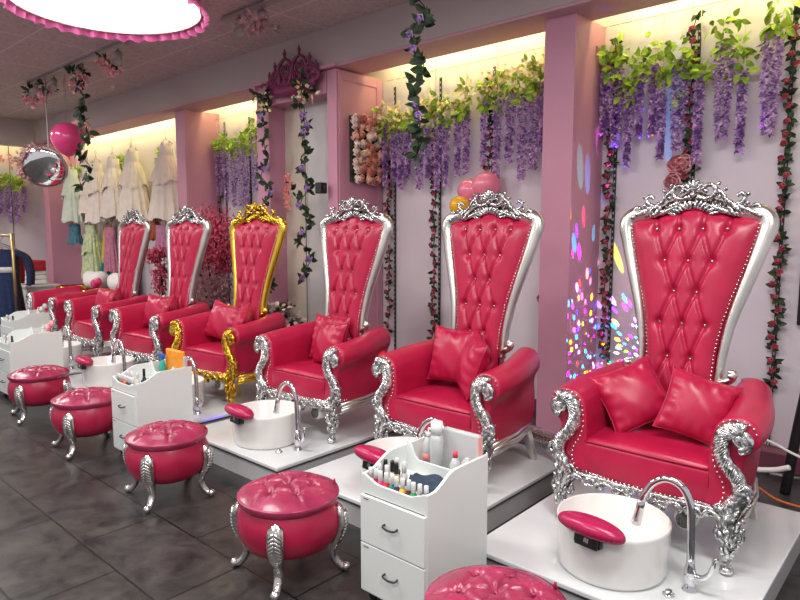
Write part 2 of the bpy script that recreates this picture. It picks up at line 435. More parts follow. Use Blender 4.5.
# crown plaque
cr = MB()
W = .43
def arc(cx, cz, rx, rz, a0, a1, n=14, y=0): return [(cx+rx*cos(math.radians(a0+(a1-a0)*i/n)), y, cz+rz*sin(math.radians(a0+(a1-a0)*i/n))) for i in range(n+1)]
base = []
for i in range(21):
    u = -1+i/10; base.append((u*W*.88, -.02+.10*u*u*0+.0+.06*(1-u*u)*-1+.06))
top = [(x, z+.13) for x, z in base][::-1]
cr.prism([(x, z) for x, z in base]+[(x*1.04, z) for x, z in top], -.02, .02)
for cx, h, w in ((-.125, .30, .125), (.125, .30, .125), (-.30, .19, .085), (.30, .19, .085), (-.405, .10, .05), (.405, .10, .05)):
    z0 = .10
    for sg in (-1, 1):
        cr.tube(crom([(cx, 0, z0), (cx+sg*w*.55, 0, z0+h*.12), (cx+sg*w*.95, 0, z0+h*.42), (cx+sg*w*.85, 0, z0+h*.75), (cx+sg*w*.35, 0, z0+h*.95), (cx, 0, z0+h)], 5), .018, 6)
        cr.tube(crom([(cx, 0, z0+h*.30), (cx+sg*w*.30, 0, z0+h*.38), (cx+sg*w*.52, 0, z0+h*.60), (cx+sg*w*.34, 0, z0+h*.78), (cx+sg*w*.12, 0, z0+h*.70), (cx+sg*w*.22, 0, z0+h*.58)], 4), .012, 6)
    cr.tube([(cx, 0, z0), (cx, 0, z0+h*.4)], .016, 6)
    cr.tube([(cx, 0, z0+h*.96), (cx, 0, z0+h+.05)], lambda t: .020-.006*t, 6)
    cr.ball((cx, 0, z0+h+.06), (.024, .02, .024), 8, 6); cr.ball((cx, 0, z0+h+.09), (.010, .01, .02), 6, 5)
for cx in (-.2, 0, .2): cr.tube(arc(cx, .18, .05, .09, 0, 360, 16), .012, 6)
cr.v = [(x*.94, y, z*.93) for x, y, z in cr.v]
crown = cr.build('crown_plaque', M['pinkdeep'], loc=(-5.33, 4.28, 3.04))
tag(crown, 'deep pink openwork crown plaque mounted above the pink portal', 'crown')

# ---------------------------------------------------------------- slotted standards and hanging wire
SLOT, nt, b_ = nodemat('slotted_rail')
tc = nt.nodes.new('ShaderNodeTexCoord'); sx_ = nt.nodes.new('ShaderNodeSeparateXYZ'); nt.links.new(tc.outputs['Object'], sx_.inputs[0])
def mth(op, a, b=0.):
    n = nt.nodes.new('ShaderNodeMath'); n.operation = op
    for i, q in enumerate((a, b)):
        if isinstance(q, (int, float)): n.inputs[i].default_value = q
        else: nt.links.new(q, n.inputs[i])
    return n.outputs[0]
k_ = mth('MULTIPLY', mth('LESS_THAN', mth('ABSOLUTE', sx_.outputs['X']), .005), mth('LESS_THAN', mth('FRACT', mth('MULTIPLY', sx_.outputs['Z'], 20.)), .42))
mx_ = nt.nodes.new('ShaderNodeMix'); mx_.data_type = 'RGBA'; nt.links.new(k_, mx_.inputs['Factor']); mx_.inputs[6].default_value = (.02, .02, .02, 1); mx_.inputs[7].default_value = (.5, .5, .48, 1)
nt.links.new(mx_.outputs[2], b_.inputs['Base Color'])
def standard(x, z0, z1, y=5.008, ax='y'):
    mb = MB().box((0, 0, (z1-z0)/2), (.022, .012, z1-z0)); o = mb.build('slotted_standard', SLOT, loc=(x, y, z0), smooth=False)
    return o
SB = [(-2.16, 'in the right bay just beside the near pillar'), (-1.56, 'in the right bay above the nearest throne chair'), (-.96, 'at the far right edge of the right bay'),
      (-4.555, 'in the middle bay beside the rose panel'), (-3.95, 'in the middle bay left of the balloons'), (-3.33, 'in the middle bay behind the second chair crest'), (-7.72, 'left side of the bay left of the portal'), (-7.14, 'right side of the bay left of the portal')]
for x, w in SB:
    tag(standard(x, .112, 3.12), 'black slotted shelf standard '+w, 'shelf standard', 'slotted wall standards')
WIRES = [(-2.27, 1.2, 3.22, 'right bay'), (-4.62, -2.56, 3.17, 'middle bay'), (-7.84, -6.2, 3.15, 'bay left of the portal'), (-12.7, -8.15, 3.12, 'dress bay')]
for x0, x1, z, w in WIRES:
    o = MB().tube([(0, 0, 0), (x1-x0, 0, 0)], .0035, 6).build('hanging_wire', M['wire'], loc=(x0, 4.93, z))
    tag(o, 'thin taut wire for hanging flowers across the '+w, 'wire', 'hanging wires')

# ---------------------------------------------------------------- cove tubes (real lamps above the bulkhead edge)
cove = emis('cove_tube', (1., .95, .40), 30.)
for x0, x1, w in ((-2.2, 1.2, 'right bay'), (-4.6, -2.6, 'middle bay'), (-7.8, -6.25, 'bay left of the portal'), (-12.7, -8.2, 'dress bay')):
    o = MB().tube([(0, 0, 0), (x1-x0, 0, 0)], .018, 8).build('cove_light', cove, loc=(x0, 4.80, 3.42))
    tag(o, 'warm yellow light tube hidden above the '+w, 'light', 'cove lights')
o = MB().tube([(0, 0, 0), (0, 3.2, 0)], .018, 8).build('cove_light', cove, loc=(XL+.2, 1.2, 3.5)); tag(o, 'warm yellow light tube hidden above the left end wall', 'light', 'cove lights')

# ---------------------------------------------------------------- platforms
plat = thing('platform', 'near glossy white pedicure platform under the nearest throne chair', 'platform', (-1.075, 3.04, 0), group='white pedicure platforms')
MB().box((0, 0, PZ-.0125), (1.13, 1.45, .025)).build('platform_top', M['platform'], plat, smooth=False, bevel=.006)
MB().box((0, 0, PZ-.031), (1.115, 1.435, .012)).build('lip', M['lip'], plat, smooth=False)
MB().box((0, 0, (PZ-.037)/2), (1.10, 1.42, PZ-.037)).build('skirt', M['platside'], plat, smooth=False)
ORD = ['nearest', 'second', 'third', 'fourth', 'fifth', 'farthest']
PP = [-1.075, -2.38, -3.665, -4.93, -6.2, -7.47]
for i in range(1, 6): dup(plat, (PP[i], 3.04, 0), 'glossy white pedicure platform under the %s' % ['', 'second throne chair from the right', 'third throne chair from the right', 'gold framed throne chair', 'throne chair just left of the gold one', 'farthest throne chair'][i])
# ---------------------------------------------------------------- throne chair (origin: platform level, world Y 3.2)
YO = -.33
CL = [(.195, .66), (.198, .74), (.205, .85), (.228, 1.0), (.264, 1.14), (.310, 1.3), (.342, 1.42), (.358, 1.485), (.346, 1.530), (.308, 1.552), (.25, 1.556), (.18, 1.566), (.10, 1.592), (.0, 1.612)]
def yb(z): return .17+(z-.64)*.155        # front plane of the back, leaning
def xi(z):
    P = [(.42, .17), (.66, .172), (.74, .174), (.85, .178), (1.0, .200), (1.14, .236), (1.3, .282), (1.42, .314), (1.50, .330), (1.6, .335)]
    for (a, b), (c, d) in zip(P, P[1:]):
        if z <= c: return b+(d-b)*(z-a)/(c-a)
    return .335
BT = [[(-.178, 1.475), (-.06, 1.475), (.06, 1.475), (.178, 1.475)], [(-.12, 1.31), (0, 1.31), (.12, 1.31)], [(-.058, 1.15), (.058, 1.15)],
      [(-.115, .985), (0, .985), (.115, .985)], [(-.058, .81), (.058, .81)], [(-.115, .64), (0, .64), (.115, .64)]]
SEG = []
for a, b in zip(BT, BT[1:]):
    for p in a:
        for q in b:
            if abs(p[0]-q[0]) < .075: SEG.append((p, q))
for p in BT[0]: SEG.append((p, (p[0]*1.12, 1.60)))
def segd(x, z, s):
    (ax, az), (bx, bz) = s; dx, dz = bx-ax, bz-az; t = max(0, min(1, ((x-ax)*dx+(z-az)*dz)/(dx*dx+dz*dz)))
    return math.hypot(x-ax-t*dx, z-az-t*dz)
def back_pt(u, v):
    u = u*2-1; z0 = .42+(1.525-.42)*v; w = xi(z0); x = u*w
    top = .065*math.exp(-(x/.14)**2)
    z = z0+top*v**5
    puff = .055*(1-abs(u)**7)*(1-v**30)
    d = min(segd(x, z, s) for s in SEG); puff -= .017*math.exp(-(d/.011)**2)
    db = min(math.hypot(x-p[0], z-p[1]) for r in BT for p in r); puff -= .024*math.exp(-(db/.026)**2)
    return (x, yb(z)+.01-puff, z)
def chair(name, label, loc, sil, band, fine, first=True):
    t = thing(name, label, 'chair', loc, group='high backed throne chairs')
    bk = MB().grid(back_pt, 75, 140).build('backrest', M['leather'], t)
    bm_ = MB()
    for r in BT[:]:
        for p in r:
            if p[1] > .6: MB().ball((0, 0, 0), (.0085, .006, .0085), 8, 6).build('button', M['button'], bk, loc=(p[0], yb(p[1])-.012, p[1]))
    # plain leather rear of the back
    out = [(xi(z)+.012, z) for z in [.42+.1*i for i in range(12)]]
    pr = [(x, z) for x, z in out]+[(.2, 1.56), (0, 1.58), (-.2, 1.56)]+[(-x, z) for x, z in out[::-1]]
    rb = MB(); k = len(pr)
    vs = [(x, yb(z)+.005, z) for x, z in pr]+[(x*.95, yb(z)+.075, z) for x, z in pr]
    rb.add(vs, [tuple(range(k, 2*k))]+[(i, (i+1) % k, (i+1) % k+k, i+k) for i in range(k)])
    rb.build('rear_panel', M['leather'], t)
    # metal band around the back
    fr = MB()
    cl = crom([(x, yb(z)+.015, z) for x, z in CL], 6)
    def wd(q):
        w = .020+.026*min(1, max(0, (q-.12)/.45))
        if q > .70: w *= 1-min(1, (q-.70)/.18)*.72
        return (w, .034 if q < .7 else .034-.018*min(1, (q-.7)/.2))
    fr.tube(cl, wd, 12, up=(0, -1, .0)); fr.mirror_x()
    # small scroll at the waist
    for sx in (-1, 1):
        fr.tube(crom([(sx*.195, yb(.68)+.01, .70), (sx*.225, yb(.68)-.01, .715), (sx*.262, yb(.7)-.01, .735), (sx*.275, yb(.7)-.01, .765), (sx*.25, yb(.7)-.01, .77)], 4), lambda q: .022-.006*q, 8)
        fr.ball((sx*.262, yb(.7)-.012, .752), .021, 10, 8)
    fr.build('back_frame', band, t)
    # nailheads round the upholstery
    path = [(xi(z)-.008, z) for z in [.72+.02*i for i in range(40)]]
    for sx in (-1, 1):
        nh = MB()
        for x, z in path: nh.ball((sx*x, yb(z)-.010, z), .0055, 6, 4)
        nh.build('nailhead_row', M['nail'], bk)
    # carved crest
    cb = MB(); yc = yb(1.6)-.005
    def ztop(x): return 1.548+.055*math.exp(-(x/.13)**2)
    cb.tube([(x/20*.25, yc, ztop(x/20*.25)+.004) for x in range(-20, 21)], lambda q: .012+.004*sin(q*40)**2, 8)
    cb.tube([(x/20*.16, yc+.01, ztop(x/20*.16)+.030) for x in range(-20, 21)], (lambda q: (.012, .026)), 8, up=(0, -1, 0)) if False else None
    plate = [(x/12*.17, ztop(x/12*.17)) for x in range(-12, 13)]+[(.165, 1.585), (.12, 1.615), (.075, 1.63), (.03, 1.655), (-.03, 1.655), (-.075, 1.63), (-.12, 1.615), (-.165, 1.585)]
    cb.prism(plate, yc+.004, yc+.026)
    for sx in (-1, 1):
        sc1 = [(.015, 1.635), (.05, 1.625), (.085, 1.635), (.10, 1.66), (.082, 1.683), (.055, 1.682), (.045, 1.665), (.062, 1.655)]
        cb.tube(crom([(sx*x, yc-.012, z) for x, z in sc1], 5), lambda q: .0135-.004*q, 8)
        sc2 = [(.10, 1.665), (.125, 1.65), (.15, 1.615), (.185, 1.60), (.215, 1.612), (.225, 1.635), (.205, 1.648), (.190, 1.635)]
        cb.tube(crom([(sx*x, yc-.008, z-.004) for x, z in sc2], 5), lambda q: .0125-.003*q, 8)
        sc3 = [(.20, 1.60), (.225, 1.575), (.26, 1.570), (.285, 1.585), (.275, 1.60), (.255, 1.595)]
        cb.tube(crom([(sx*x, yc-.006, z-.008) for x, z in sc3], 5), lambda q: .0135-.003*q, 8)
        for i in range(7):   # acanthus lobes running out over the shoulder
            x = .17+.024*i; z = 1.565+.012*sin(i)+(.0 if i < 5 else -.01*(i-4))
            m = Euler((0, sx*(-.6-.12*i), 0)).to_matrix()
            cb.ball((sx*x, yc-.012, z+.004), (.013, .012, .032), 8, 6, m)
        for i in range(6):
            m = Euler((0, sx*(.25+.22*i), 0)).to_matrix()
            cb.ball((sx*(.014+.016*i), yc-.014, 1.600-.004*i*i*.4), (.0095, .011, .024), 8, 6, m)
        for x, z, r in ((.115, 1.632, .012), (.165, 1.605, .012), (.235, 1.60, .010), (.11, 1.69, .010), (.14, 1.665, .010), (.238, 1.64, .009)):
            cb.ball((sx*x, yc-.008, z), r, 8, 6)
    for i in range(-3, 4):
        m = Euler((0, i*.36, 0)).to_matrix()
        cb.ball((sin(i*.36)*.038, yc-.020, 1.648+cos(i*.36)*.038), (.010, .012, .031-.002*abs(i)), 8, 6, m)
    cb.ball((0, yc-.022, 1.645), .014, 8, 6); cb.ball((0, yc-.008, 1.70), (.014, .012, .014), 8, 6)
    cb.v = [(x*1.10, y, 1.60+(z-1.60)*1.16+.002) for x, y, z in cb.v]
    cb.build('crest', fine, t)
    # seat
    def seat(u, v):     # closed loop profile (u) swept across x (v)
        x = (v*2-1); P = [(.20, .29), (-.27, .258), (-.312, .272), (-.322, .36), (-.318, .415), (-.295, .438), (-.1, .447), (.20, .44)]
        i = u*(len(P)-1); k = min(len(P)-2, int(i)); f = i-k; y = P[k][0]+(P[k+1][0]-P[k][0])*f; z = P[k][1]+(P[k+1][1]-P[k][1])*f
        if z > .36: z += .018*(1-x*x)*(1 if y > -.31 else .5)
        if y < -.2: y -= .030*(1-x*x)
        return (x*.288, y, z)
    s_ = MB().grid(seat, 43, 25).build('seat', M['leather'], t)
    MB().tube([(x/12*.285, -.318-.030*(1-(x/12)**2), .430+.010*(1-(x/12)**2)) for x in range(-12, 13)], .005, 6).build('piping', M['leather'], s_)
    # arms
    ring = [(.275, .255), (.277, .33), (.280, .42), (.284, .50), (.289, .565), (.303, .625), (.340, .668), (.395, .682), (.446, .668), (.478, .625), (.476, .570), (.446, .535), (.420, .49), (.418, .40), (.414, .32), (.405, .255)]
    rg = [(p.x, p.y) for p in crom([(x, z, 0) for x, z in ring], 3)]
    def armfn(sx):
        mb = MB(); n = len(rg); ts = [0, 0, .02, .05]+[.05+.95*i/14 for i in range(1, 15)]
        vs = []; cx, cz = .36, .47
        rows = [(.93, -.318), (.985, -.314), (1., -.300)]
        for sc_, y in rows: vs.append([(cx+(x-cx)*sc_, y, cz+(z-cz)*sc_) for x, z in rg])
        for i in range(1, 17):
            q = i/16; y = -.300+q*.54; row = []
            for x, z in rg:
                s = max(0, min(1, (z-.42)/.16)); s = s*s*(3-2*s)
                dz = .062*q**1.1*s; dx = (.012*sin(PI*min(1, q*1.3))-.075*q*q)*(s if x > .33 else s*.8)
                if x > .33: dx += (-.05*q*q)*(1-s)
                row.append((x+dx, y, z+dz))
            vs.append(row)
        for sc_, dy in ((.97, .018), (.85, .035), (.6, .045)):
            ccx = sum(p[0] for p in vs[18])/n; ccz = sum(p[2] for p in vs[18])/n
            vs.append([(ccx+(p[0]-ccx)*sc_, .24+dy, ccz+(p[2]-ccz)*sc_) for p in vs[18]])
        V = [p for r_ in vs for p in r_]; F = []
        for i in range(len(vs)-1):
            for j in range(n): F.append((i*n+j, i*n+(j+1) % n, (i+1)*n+(j+1) % n, (i+1)*n+j))
        F.append(tuple(range(n))); F.append(tuple(range((len(vs)-1)*n, len(vs)*n))[::-1])
        V = [(sx*x, y, z) for x, y, z in V]
        return mb.add(V, F)
    for sx in (-1, 1):
        a = armfn(sx).build('arm', M['leather'], t)
        nh = MB()
        fp = crom([(x, z, 0) for x, z in [(.470, .60), (.458, .640), (.430, .662), (.39, .670), (.345, .658), (.314, .622), (.302, .57), (.300, .50), (.318, .44), (.345, .39), (.352, .33), (.33, .285), (.29, .268)]], 5)
        L_ = 0
        for p0, p1 in zip(fp, fp[1:]):
            L_ += (p1-p0).length
            if L_ > .02: nh.ball((sx*p1.x, -.320, p1.y), .0055, 6, 4); L_ = 0
        nh.build('nailhead_row', M['nail'], a); nh = MB()
        for i in range(22): nh.ball((sx*(.418-.004*i), -.29+.024*i, .285), .0055, 6, 4)
        nh.build('side_nailheads', M['nail'], a)
        # carved S scroll on the arm front
        ac = MB(); y = -.335
        S = [(.405, .588), (.395, .606), (.410, .622), (.432, .612), (.440, .585), (.424, .556), (.392, .548), (.36, .565)]
        vol = [(.418, .594), (.405, .583), (.392, .596), (.398, .618), (.424, .624), (.446, .600), (.440, .565), (.41, .548)]
        ac.tube(crom([(sx*x, y-.012, z) for x, z in vol], 4), lambda q: .012+.007*q, 8)
        ac.ball((sx*.418, y-.004, .592), (.040, .030, .040), 12, 8)
        main = crom([(sx*x, y+.002, z) for x, z in [(.425, .632), (.390, .636), (.352, .615), (.336, .570), (.340, .520), (.362, .475), (.392, .440), (.412, .405), (.416, .370)]], 7)
        ac.tube(main, lambda q: (.039-.008*q, .030+.004*sin(q*70)), 10, up=(0, -1, 0))
        for i in range(2, len(main)-2, 2):      # gadroon ribs
            p = main[i]; d = (main[i+1]-main[i-1]).normalized(); ang = math.atan2(d.x, d.z)
            m = Euler((0, ang+sx*.9, 0)).to_matrix()
            ac.ball((p.x, y-.020, p.z), (.0065, .014, .040-.008*i/len(main)), 8, 5, m)
        ac.build('arm_carving', sil, t)
        # cabriole front leg
        lg = MB()
        lp = crom([(sx*x, yy, z) for x, yy, z in [(.425, y+.01, .40), (.418, y+.005, .34), (.388, y+.005, .29), (.378, y, .235), (.390, y-.012, .18), (.392, y-.004, .12), (.384, y-.0, .07), (.388, y-.012, .03)]], 5)
        lg.tube(lp, lambda q: (.034+.016*sin(PI*min(1, q*1.5))**2)*(1-.42*q), 10)
        lg.ball((sx*.388, y-.016, .021), (.028, .034, .022), 12, 8)
        for k, (x, yy, z, l, an) in enumerate([(.43, 0, .375, .034, .5), (.445, .005, .345, .03, .9), (.44, .01, .31, .03, 1.2), (.385, -.03, .30, .036, .1), (.36, -.028, .275, .034, -.5), (.41, -.028, .27, .034, .5), (.385, -.044, .235, .036, 0),
              (.352, -.02, .225, .032, -.3), (.42, -.02, .22, .032, .3), (.39, -.05, .185, .030, 0), (.365, -.036, .165, .03, -.35), (.415, -.036, .16, .03, .35), (.39, -.036, .125, .03, 0), (.37, -.026, .10, .024, -.2), (.41, -.026, .10, .024, .2), (.43, .0, .19, .03, .5), (.35, .0, .185, .03, -.5), (.42, .012, .13, .028, .4)]):
            m = Euler((0, sx*an, 0)).to_matrix(); lg.ball((sx*x, y+yy, z), (.012, .014, l), 8, 5, m)
        for pts in ([(.44, .40), (.462, .385), (.464, .355), (.445, .345), (.436, .362)], [(.35, .30), (.330, .285), (.328, .255), (.348, .245), (.356, .262)], [(.345, .20), (.332, .17), (.345, .145), (.36, .155)], [(.43, .21), (.444, .18), (.434, .15), (.418, .158)]):
            lg.tube(crom([(sx*x, y-.008, z) for x, z in pts], 4), lambda q: .010-.003*q, 6)
        lg.build('front_leg', sil, t)
        # side moulding in stepped smooth silver
        sd = MB()
        for z, w, o in ((.262, .020, .0), (.243, .012, .014), (.222, .022, .004), (.200, .012, -.008)):
            sd.tube([(sx*(.418+o), -.29, z), (sx*(.402+o), -.0, z), (sx*(.345+o), .235, z)], (lambda q, w=w: (w*.62, w*.62)), 8)
        sd.build('side_rail', band, t)
        bl = MB()
        f0 = [(.335, .20), (.30, .235)]
        q = [(.275, .20), (.335, .20), (.335, .26), (.275, .26)]
        q2 = [(.325, .305), (.36, .305), (.36, .34), (.325, .34)]
        bl.add([(sx*x, yy, .27) for x, yy in q]+[(sx*x, yy, 0) for x, yy in q2], [(0, 1, 2, 3), (7, 6, 5, 4), (0, 4, 5, 1), (1, 5, 6, 2), (2, 6, 7, 3), (3, 7, 4, 0)])
        bl.build('rear_leg', band, t, smooth=False, bevel=.004)
    MB().tube([(x, .225, .245) for x in (-.33, 0, .33)], (lambda q: (.03, .02)), 8).build('rear_rail', band, t)
    MB().box((0, -.04, .262), (.62, .5, .03)).build('underframe', M['black'], t, smooth=False)
    # carved apron
    ap = MB(); y = -.332
    ap.tube([(x/20*.36, y-.012*(1-(x/20)**2), .262) for x in range(-20, 21)], lambda q: .010+.003*sin(q*120)**2, 8)
    lower = [(x/24*.35, y-.010, .218+.022*abs(sin(x/24*PI*1.5))-.03*math.exp(-(x/4.5)**2)) for x in range(-24, 25)]
    ap.tube(lower, lambda q: .007+.002*sin(q*90), 8)
    ap.box((0, y+.008, .262), (.66, .012, .034))
    for sx in (-1, 1):
        for pts in ([(.06, .255), (.045, .225), (.06, .19), (.095, .185), (.11, .21), (.09, .225)], [(.12, .205), (.135, .24), (.17, .25), (.195, .23), (.18, .21)], [(.21, .215), (.225, .25), (.26, .25), (.275, .225), (.255, .212)], [(.28, .23), (.30, .255), (.335, .25), (.34, .22)]):
            ap.tube(crom([(sx*x, y-.016, z) for x, z in pts], 4), lambda q: .010-.004*q, 7)
        for i in range(14):
            x = .03+.024*i; m = Euler((0, sx*(.7 if i % 2 else -.7), 0)).to_matrix()
            ap.ball((sx*x, y-.010, .240+.012*sin(i*1.7)), (.007, .009, .020), 8, 5, m)
    for i in range(-3, 4):
        m = Euler((0, PI+i*.42, 0)).to_matrix(); ap.ball((sin(i*.42)*.028, y-.026, .222-cos(i*.42)*.024), (.008, .010, .024), 8, 5, m)
    ap.build('apron', sil, t)
    nh = MB()
    for x in range(-13, 14): nh.ball((x*.0205, y-.004-.03*(1-(x/13)**2), .281), .0055, 6, 4)
    nh.build('seat_nailheads', M['nail'], s_)
    # jet pump tucked behind the apron
    pu = MB().lathe([(.0, 0), (.044, 0), (.05, .006), (.05, .10), (.04, .11), (0, .11)], 20, (.20, -.215, .175), m=Euler((PI/2, 0, 0)).to_matrix(), cap=False).build('pump', M['basin'], t)
    g = MB().lathe([(0, 0), (.036, 0), (.036, .004), (0, .004)], 18, (.20, -.331, .175), m=Euler((PI/2, 0, 0)).to_matrix(), cap=False)
    for i in range(-2, 3):
        for j in range(-2, 3):
            if i*i+j*j < 7: g.ball((.20+i*.012, -.336, .175+j*.012), .004, 6, 4)
    g.build('pump_grille', mat('pump_grille_grey', (.10, .10, .09), .5) if first else bpy.data.materials['pump_grille_grey'], pu)
    index()
    for ch in KIDS[t.name]:
        if ch.name.split('.')[0] in ('backrest', 'rear_panel', 'back_frame', 'crest'): ch.location.x = -.022; ch.scale.x = .985
    return t
CY = 3.2
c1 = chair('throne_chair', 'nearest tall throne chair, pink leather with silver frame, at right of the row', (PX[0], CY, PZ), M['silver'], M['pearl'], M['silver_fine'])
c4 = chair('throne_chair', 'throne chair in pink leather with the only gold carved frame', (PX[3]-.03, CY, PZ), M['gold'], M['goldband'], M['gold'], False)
c4.rotation_euler = (0, 0, .07)
for i, w, rz in ((1, 'second tall pink throne chair from the right, silver frame, in front of the balloons', .0), (2, 'third pink throne chair from the right, silver frame, in front of the rose panel', .03),
             (4, 'pink throne chair with silver frame just left of the gold framed one', .06), (5, 'farthest and smallest looking pink throne chair with silver frame', .0)):
    dup(c1, (PX[i], CY, PZ), w, rz=rz)

# ---------------------------------------------------------------- square cushions
def cushion_mb(seed, s=.36, th=.080):
    r = random.Random(seed); ph = [r.uniform(0, 6) for _ in range(8)]
    mb = MB(); n = 33
    def f(sgn):
        def g(u, v):
            a, b = u*2-1, v*2-1
            k = 1-.10*(1-a*a)*abs(b)**3; l = 1-.10*(1-b*b)*abs(a)**3
            h = th*((1-a*a)*(1-b*b))**.5*1.05
            w = (.0075*sin(a*17+ph[0]+3*b)*max(0, abs(b)-.45)*1.6+.0075*sin(b*17+ph[1]+3*a)*max(0, abs(a)-.45)*1.6+.003*sin(6*(a+b)+ph[2]))*(1-max(abs(a), abs(b))**10)
            return (a*s/2*l, sgn*(h+w), b*s/2*k)
        return g
    mb.grid(f(-1), n, n); mb.grid(f(1), n, n); return mb
CU = [cushion_mb(s) for s in (1, 2)]
CM = []
def place_cushion(ci, x, y, z, rot, label, k=0, size=1.):
    rot = (Matrix.Rotation(rot[2], 3, 'Z') @ Matrix.Rotation(rot[0], 3, 'X') @ Matrix.Rotation(rot[1], 3, 'Y')).to_euler()
    if len(CM) <= k:
        o = CU[k].build('throw_cushion', M['leather']); CM.append(o)
        e = [(-1, -1), (-.5, -1), (0, -1), (.5, -1), (1, -1), (1, -.5), (1, 0), (1, .5), (1, 1), (.5, 1), (0, 1), (-.5, 1), (-1, 1), (-1, .5), (-1, 0), (-1, -.5)]
        MB().tube([(a*.18*(1-.10*(1-b*b)*abs(a)**3), 0, b*.18*(1-.10*(1-a*a)*abs(b)**3)) for a, b in e], .0035, 5, closed=True).build('seam', M['leather'], o)
        o.location = (PX[ci]+x, CY+y, PZ+z); o.rotation_euler = rot; tag(o, label, 'cushion', 'pink leather throw cushions'); o.scale = (size,)*3
    else:
        o = dup(CM[k], (PX[ci]+x, CY+y, PZ+z), label, rot=rot, scale=size)
    return o
place_cushion(0, -.165, -.04, .625, (-.45, -.45, .50), 'pink leather cushion leaning in the left corner of the nearest throne chair', 0, .92)
place_cushion(0, .150, -.05, .625, (-.42, .26, .30), 'pink leather cushion leaning in the right corner of the nearest throne chair', 1, .88)
place_cushion(1, -.085, .03, .665, (-.22, .04, .12), 'pink leather cushion facing front on the second throne chair, behind its twin', 0)
place_cushion(1, .115, -.06, .655, (-.30, .15, -.75), 'pink leather cushion turned sideways at the right arm of the second throne chair', 1)
place_cushion(2, -.03, .04, .650, (-.25, .02, .15), 'rear pink cushion against the back of the third throne chair', 1, .95)
place_cushion(2, .075, -.055, .630, (-.3, .0, -.20), 'front pink cushion overlapping its twin on the third throne chair', 0, .95)
place_cushion(3, -.14, -.03, .650, (-.30, .22, .35), 'pink leather cushion at the left of the gold framed throne chair', 0, .95)
place_cushion(3, .13, -.02, .640, (-.35, .45, -.65), 'smaller looking pink cushion at the right of the gold framed throne chair', 1, .9)
place_cushion(4, -.12, -.02, .640, (-.25, .05, .25), 'pink cushion leaning left on the throne chair beside the gold one', 1, .95)
place_cushion(4, .13, -.03, .635, (-.3, .3, -.6), 'pink cushion leaning right on the throne chair beside the gold one', 0, .9)
place_cushion(5, -.11, -.02, .640, (-.25, .05, .2), 'left pink cushion on the farthest throne chair', 0, .95)
place_cushion(5, .12, -.03, .635, (-.3, .3, -.6), 'right pink cushion on the farthest throne chair', 1, .9)

# ---------------------------------------------------------------- foot basins and taps
bs = thing('foot_basin', 'nearest round white foot basin before the nearest throne chair', 'basin', (-1.075, 2.600, PZ), group='white foot basins')
MB().lathe([(0, .0), (.208, 0), (.221, .004), (.229, .02), (.238, .21), (.2385, .222), (.233, .227), (.227, .222), (.222, .06), (.177, .035), (.05, .03), (0, .03)], 56, cap=False).build('bowl', M['basin'], bs)
pd = MB()
def padf(u, v):
    a = 2*PI*u; ph = (v-.5)*PI; cx = cos(ph)**.75
    x = cos(a)*cx*.145; y = sin(a)*cx*.066; z = sin(ph)*.040
    if v < .5: k = 1+.03*sin(a*36)*min(1, 4*(.5-v)*cx*2); x *= k; y *= k
    y += -.25*x*x*1.2
    return (x, y, z)
pd.grid(padf, 144, 17, closeu=True)
P_ = pd.build('footrest_pad', M['pad'], bs, loc=(.005, -.225, .255), rot=(-.12, .06, .0))
MB().box((0, .01, -.045), (.115, .075, .055)).box((0, -.03, -.055), (.10, .012, .045)).build('bracket', M['black'], P_, smooth=False, bevel=.004)
MB().box((0, -.037, -.048), (.02, .004, .02)).build('knob', M['chrome'], P_, smooth=False)
BX = [-1.075, -2.32, -3.59, -4.86, -6.13, -7.40]
for i in range(1, 6): dup(bs, (BX[i], 2.605, PZ), 'round white foot basin with pink footrest, %s from the right of the row' % ['', 'second', 'third', 'fourth', 'fifth', 'sixth'][i])
fc = thing('basin_tap', 'nearest chrome gooseneck tap standing right of the nearest basin', 'tap', (-.75, 2.615, PZ), group='chrome gooseneck taps')
MB().lathe([(0, 0), (.030, 0), (.030, .006), (.022, .012), (.020, .05), (.024, .055), (.024, .085), (.017, .11), (.015, .14), (0, .14)], 24, cap=False).build('tap_base', M['chrome'], fc)
MB().tube(crom([(0, 0, .12), (-.004, 0, .26), (-.012, 0, .36), (-.045, 0, .425), (-.105, 0, .445), (-.16, 0, .415), (-.195, 0, .36), (-.207, 0, .325)], 7), .0155, 14).build('spout', M['chrome'], fc)
MB().tube([(-.206, 0, .332), (-.212, 0, .30), (-.222, 0, .25), (-.230, 0, .215)], lambda q: .0145+.008*q, 14).build('spray_head', M['chrome'], fc)
MB().tube(crom([(.018, 0, .068), (.045, -.005, .070), (.072, -.012, .095), (.088, -.018, .135), (.094, -.020, .165), (.104, -.02, .178)], 5), lambda q: .014-.007*q, 10).build('lever', M['chrome'], fc)
for i in range(1, 6): dup(fc, (BX[i]+.325, 2.615, PZ), 'chrome gooseneck tap beside the white foot basin, %s from the right of the row' % ['', 'second', 'third', 'fourth', 'fifth', 'sixth'][i])
kn = MB().lathe([(0, 0), (.024, 0), (.024, .008), (.016, .010), (.014, .022), (0, .022)], 20, cap=False).build('drain_knob', M['chrome'], loc=(-.80, 2.52, PZ))
tag(kn, 'small round chrome drain knob in front of the nearest tap', 'knob', 'chrome drain knobs')
for i in (1, 2, 3): dup(kn, (BX[i]+.27, 2.50, PZ), 'small round chrome drain knob before the tap, %s from the right of the row' % ['', 'second', 'third', 'fourth'][i])

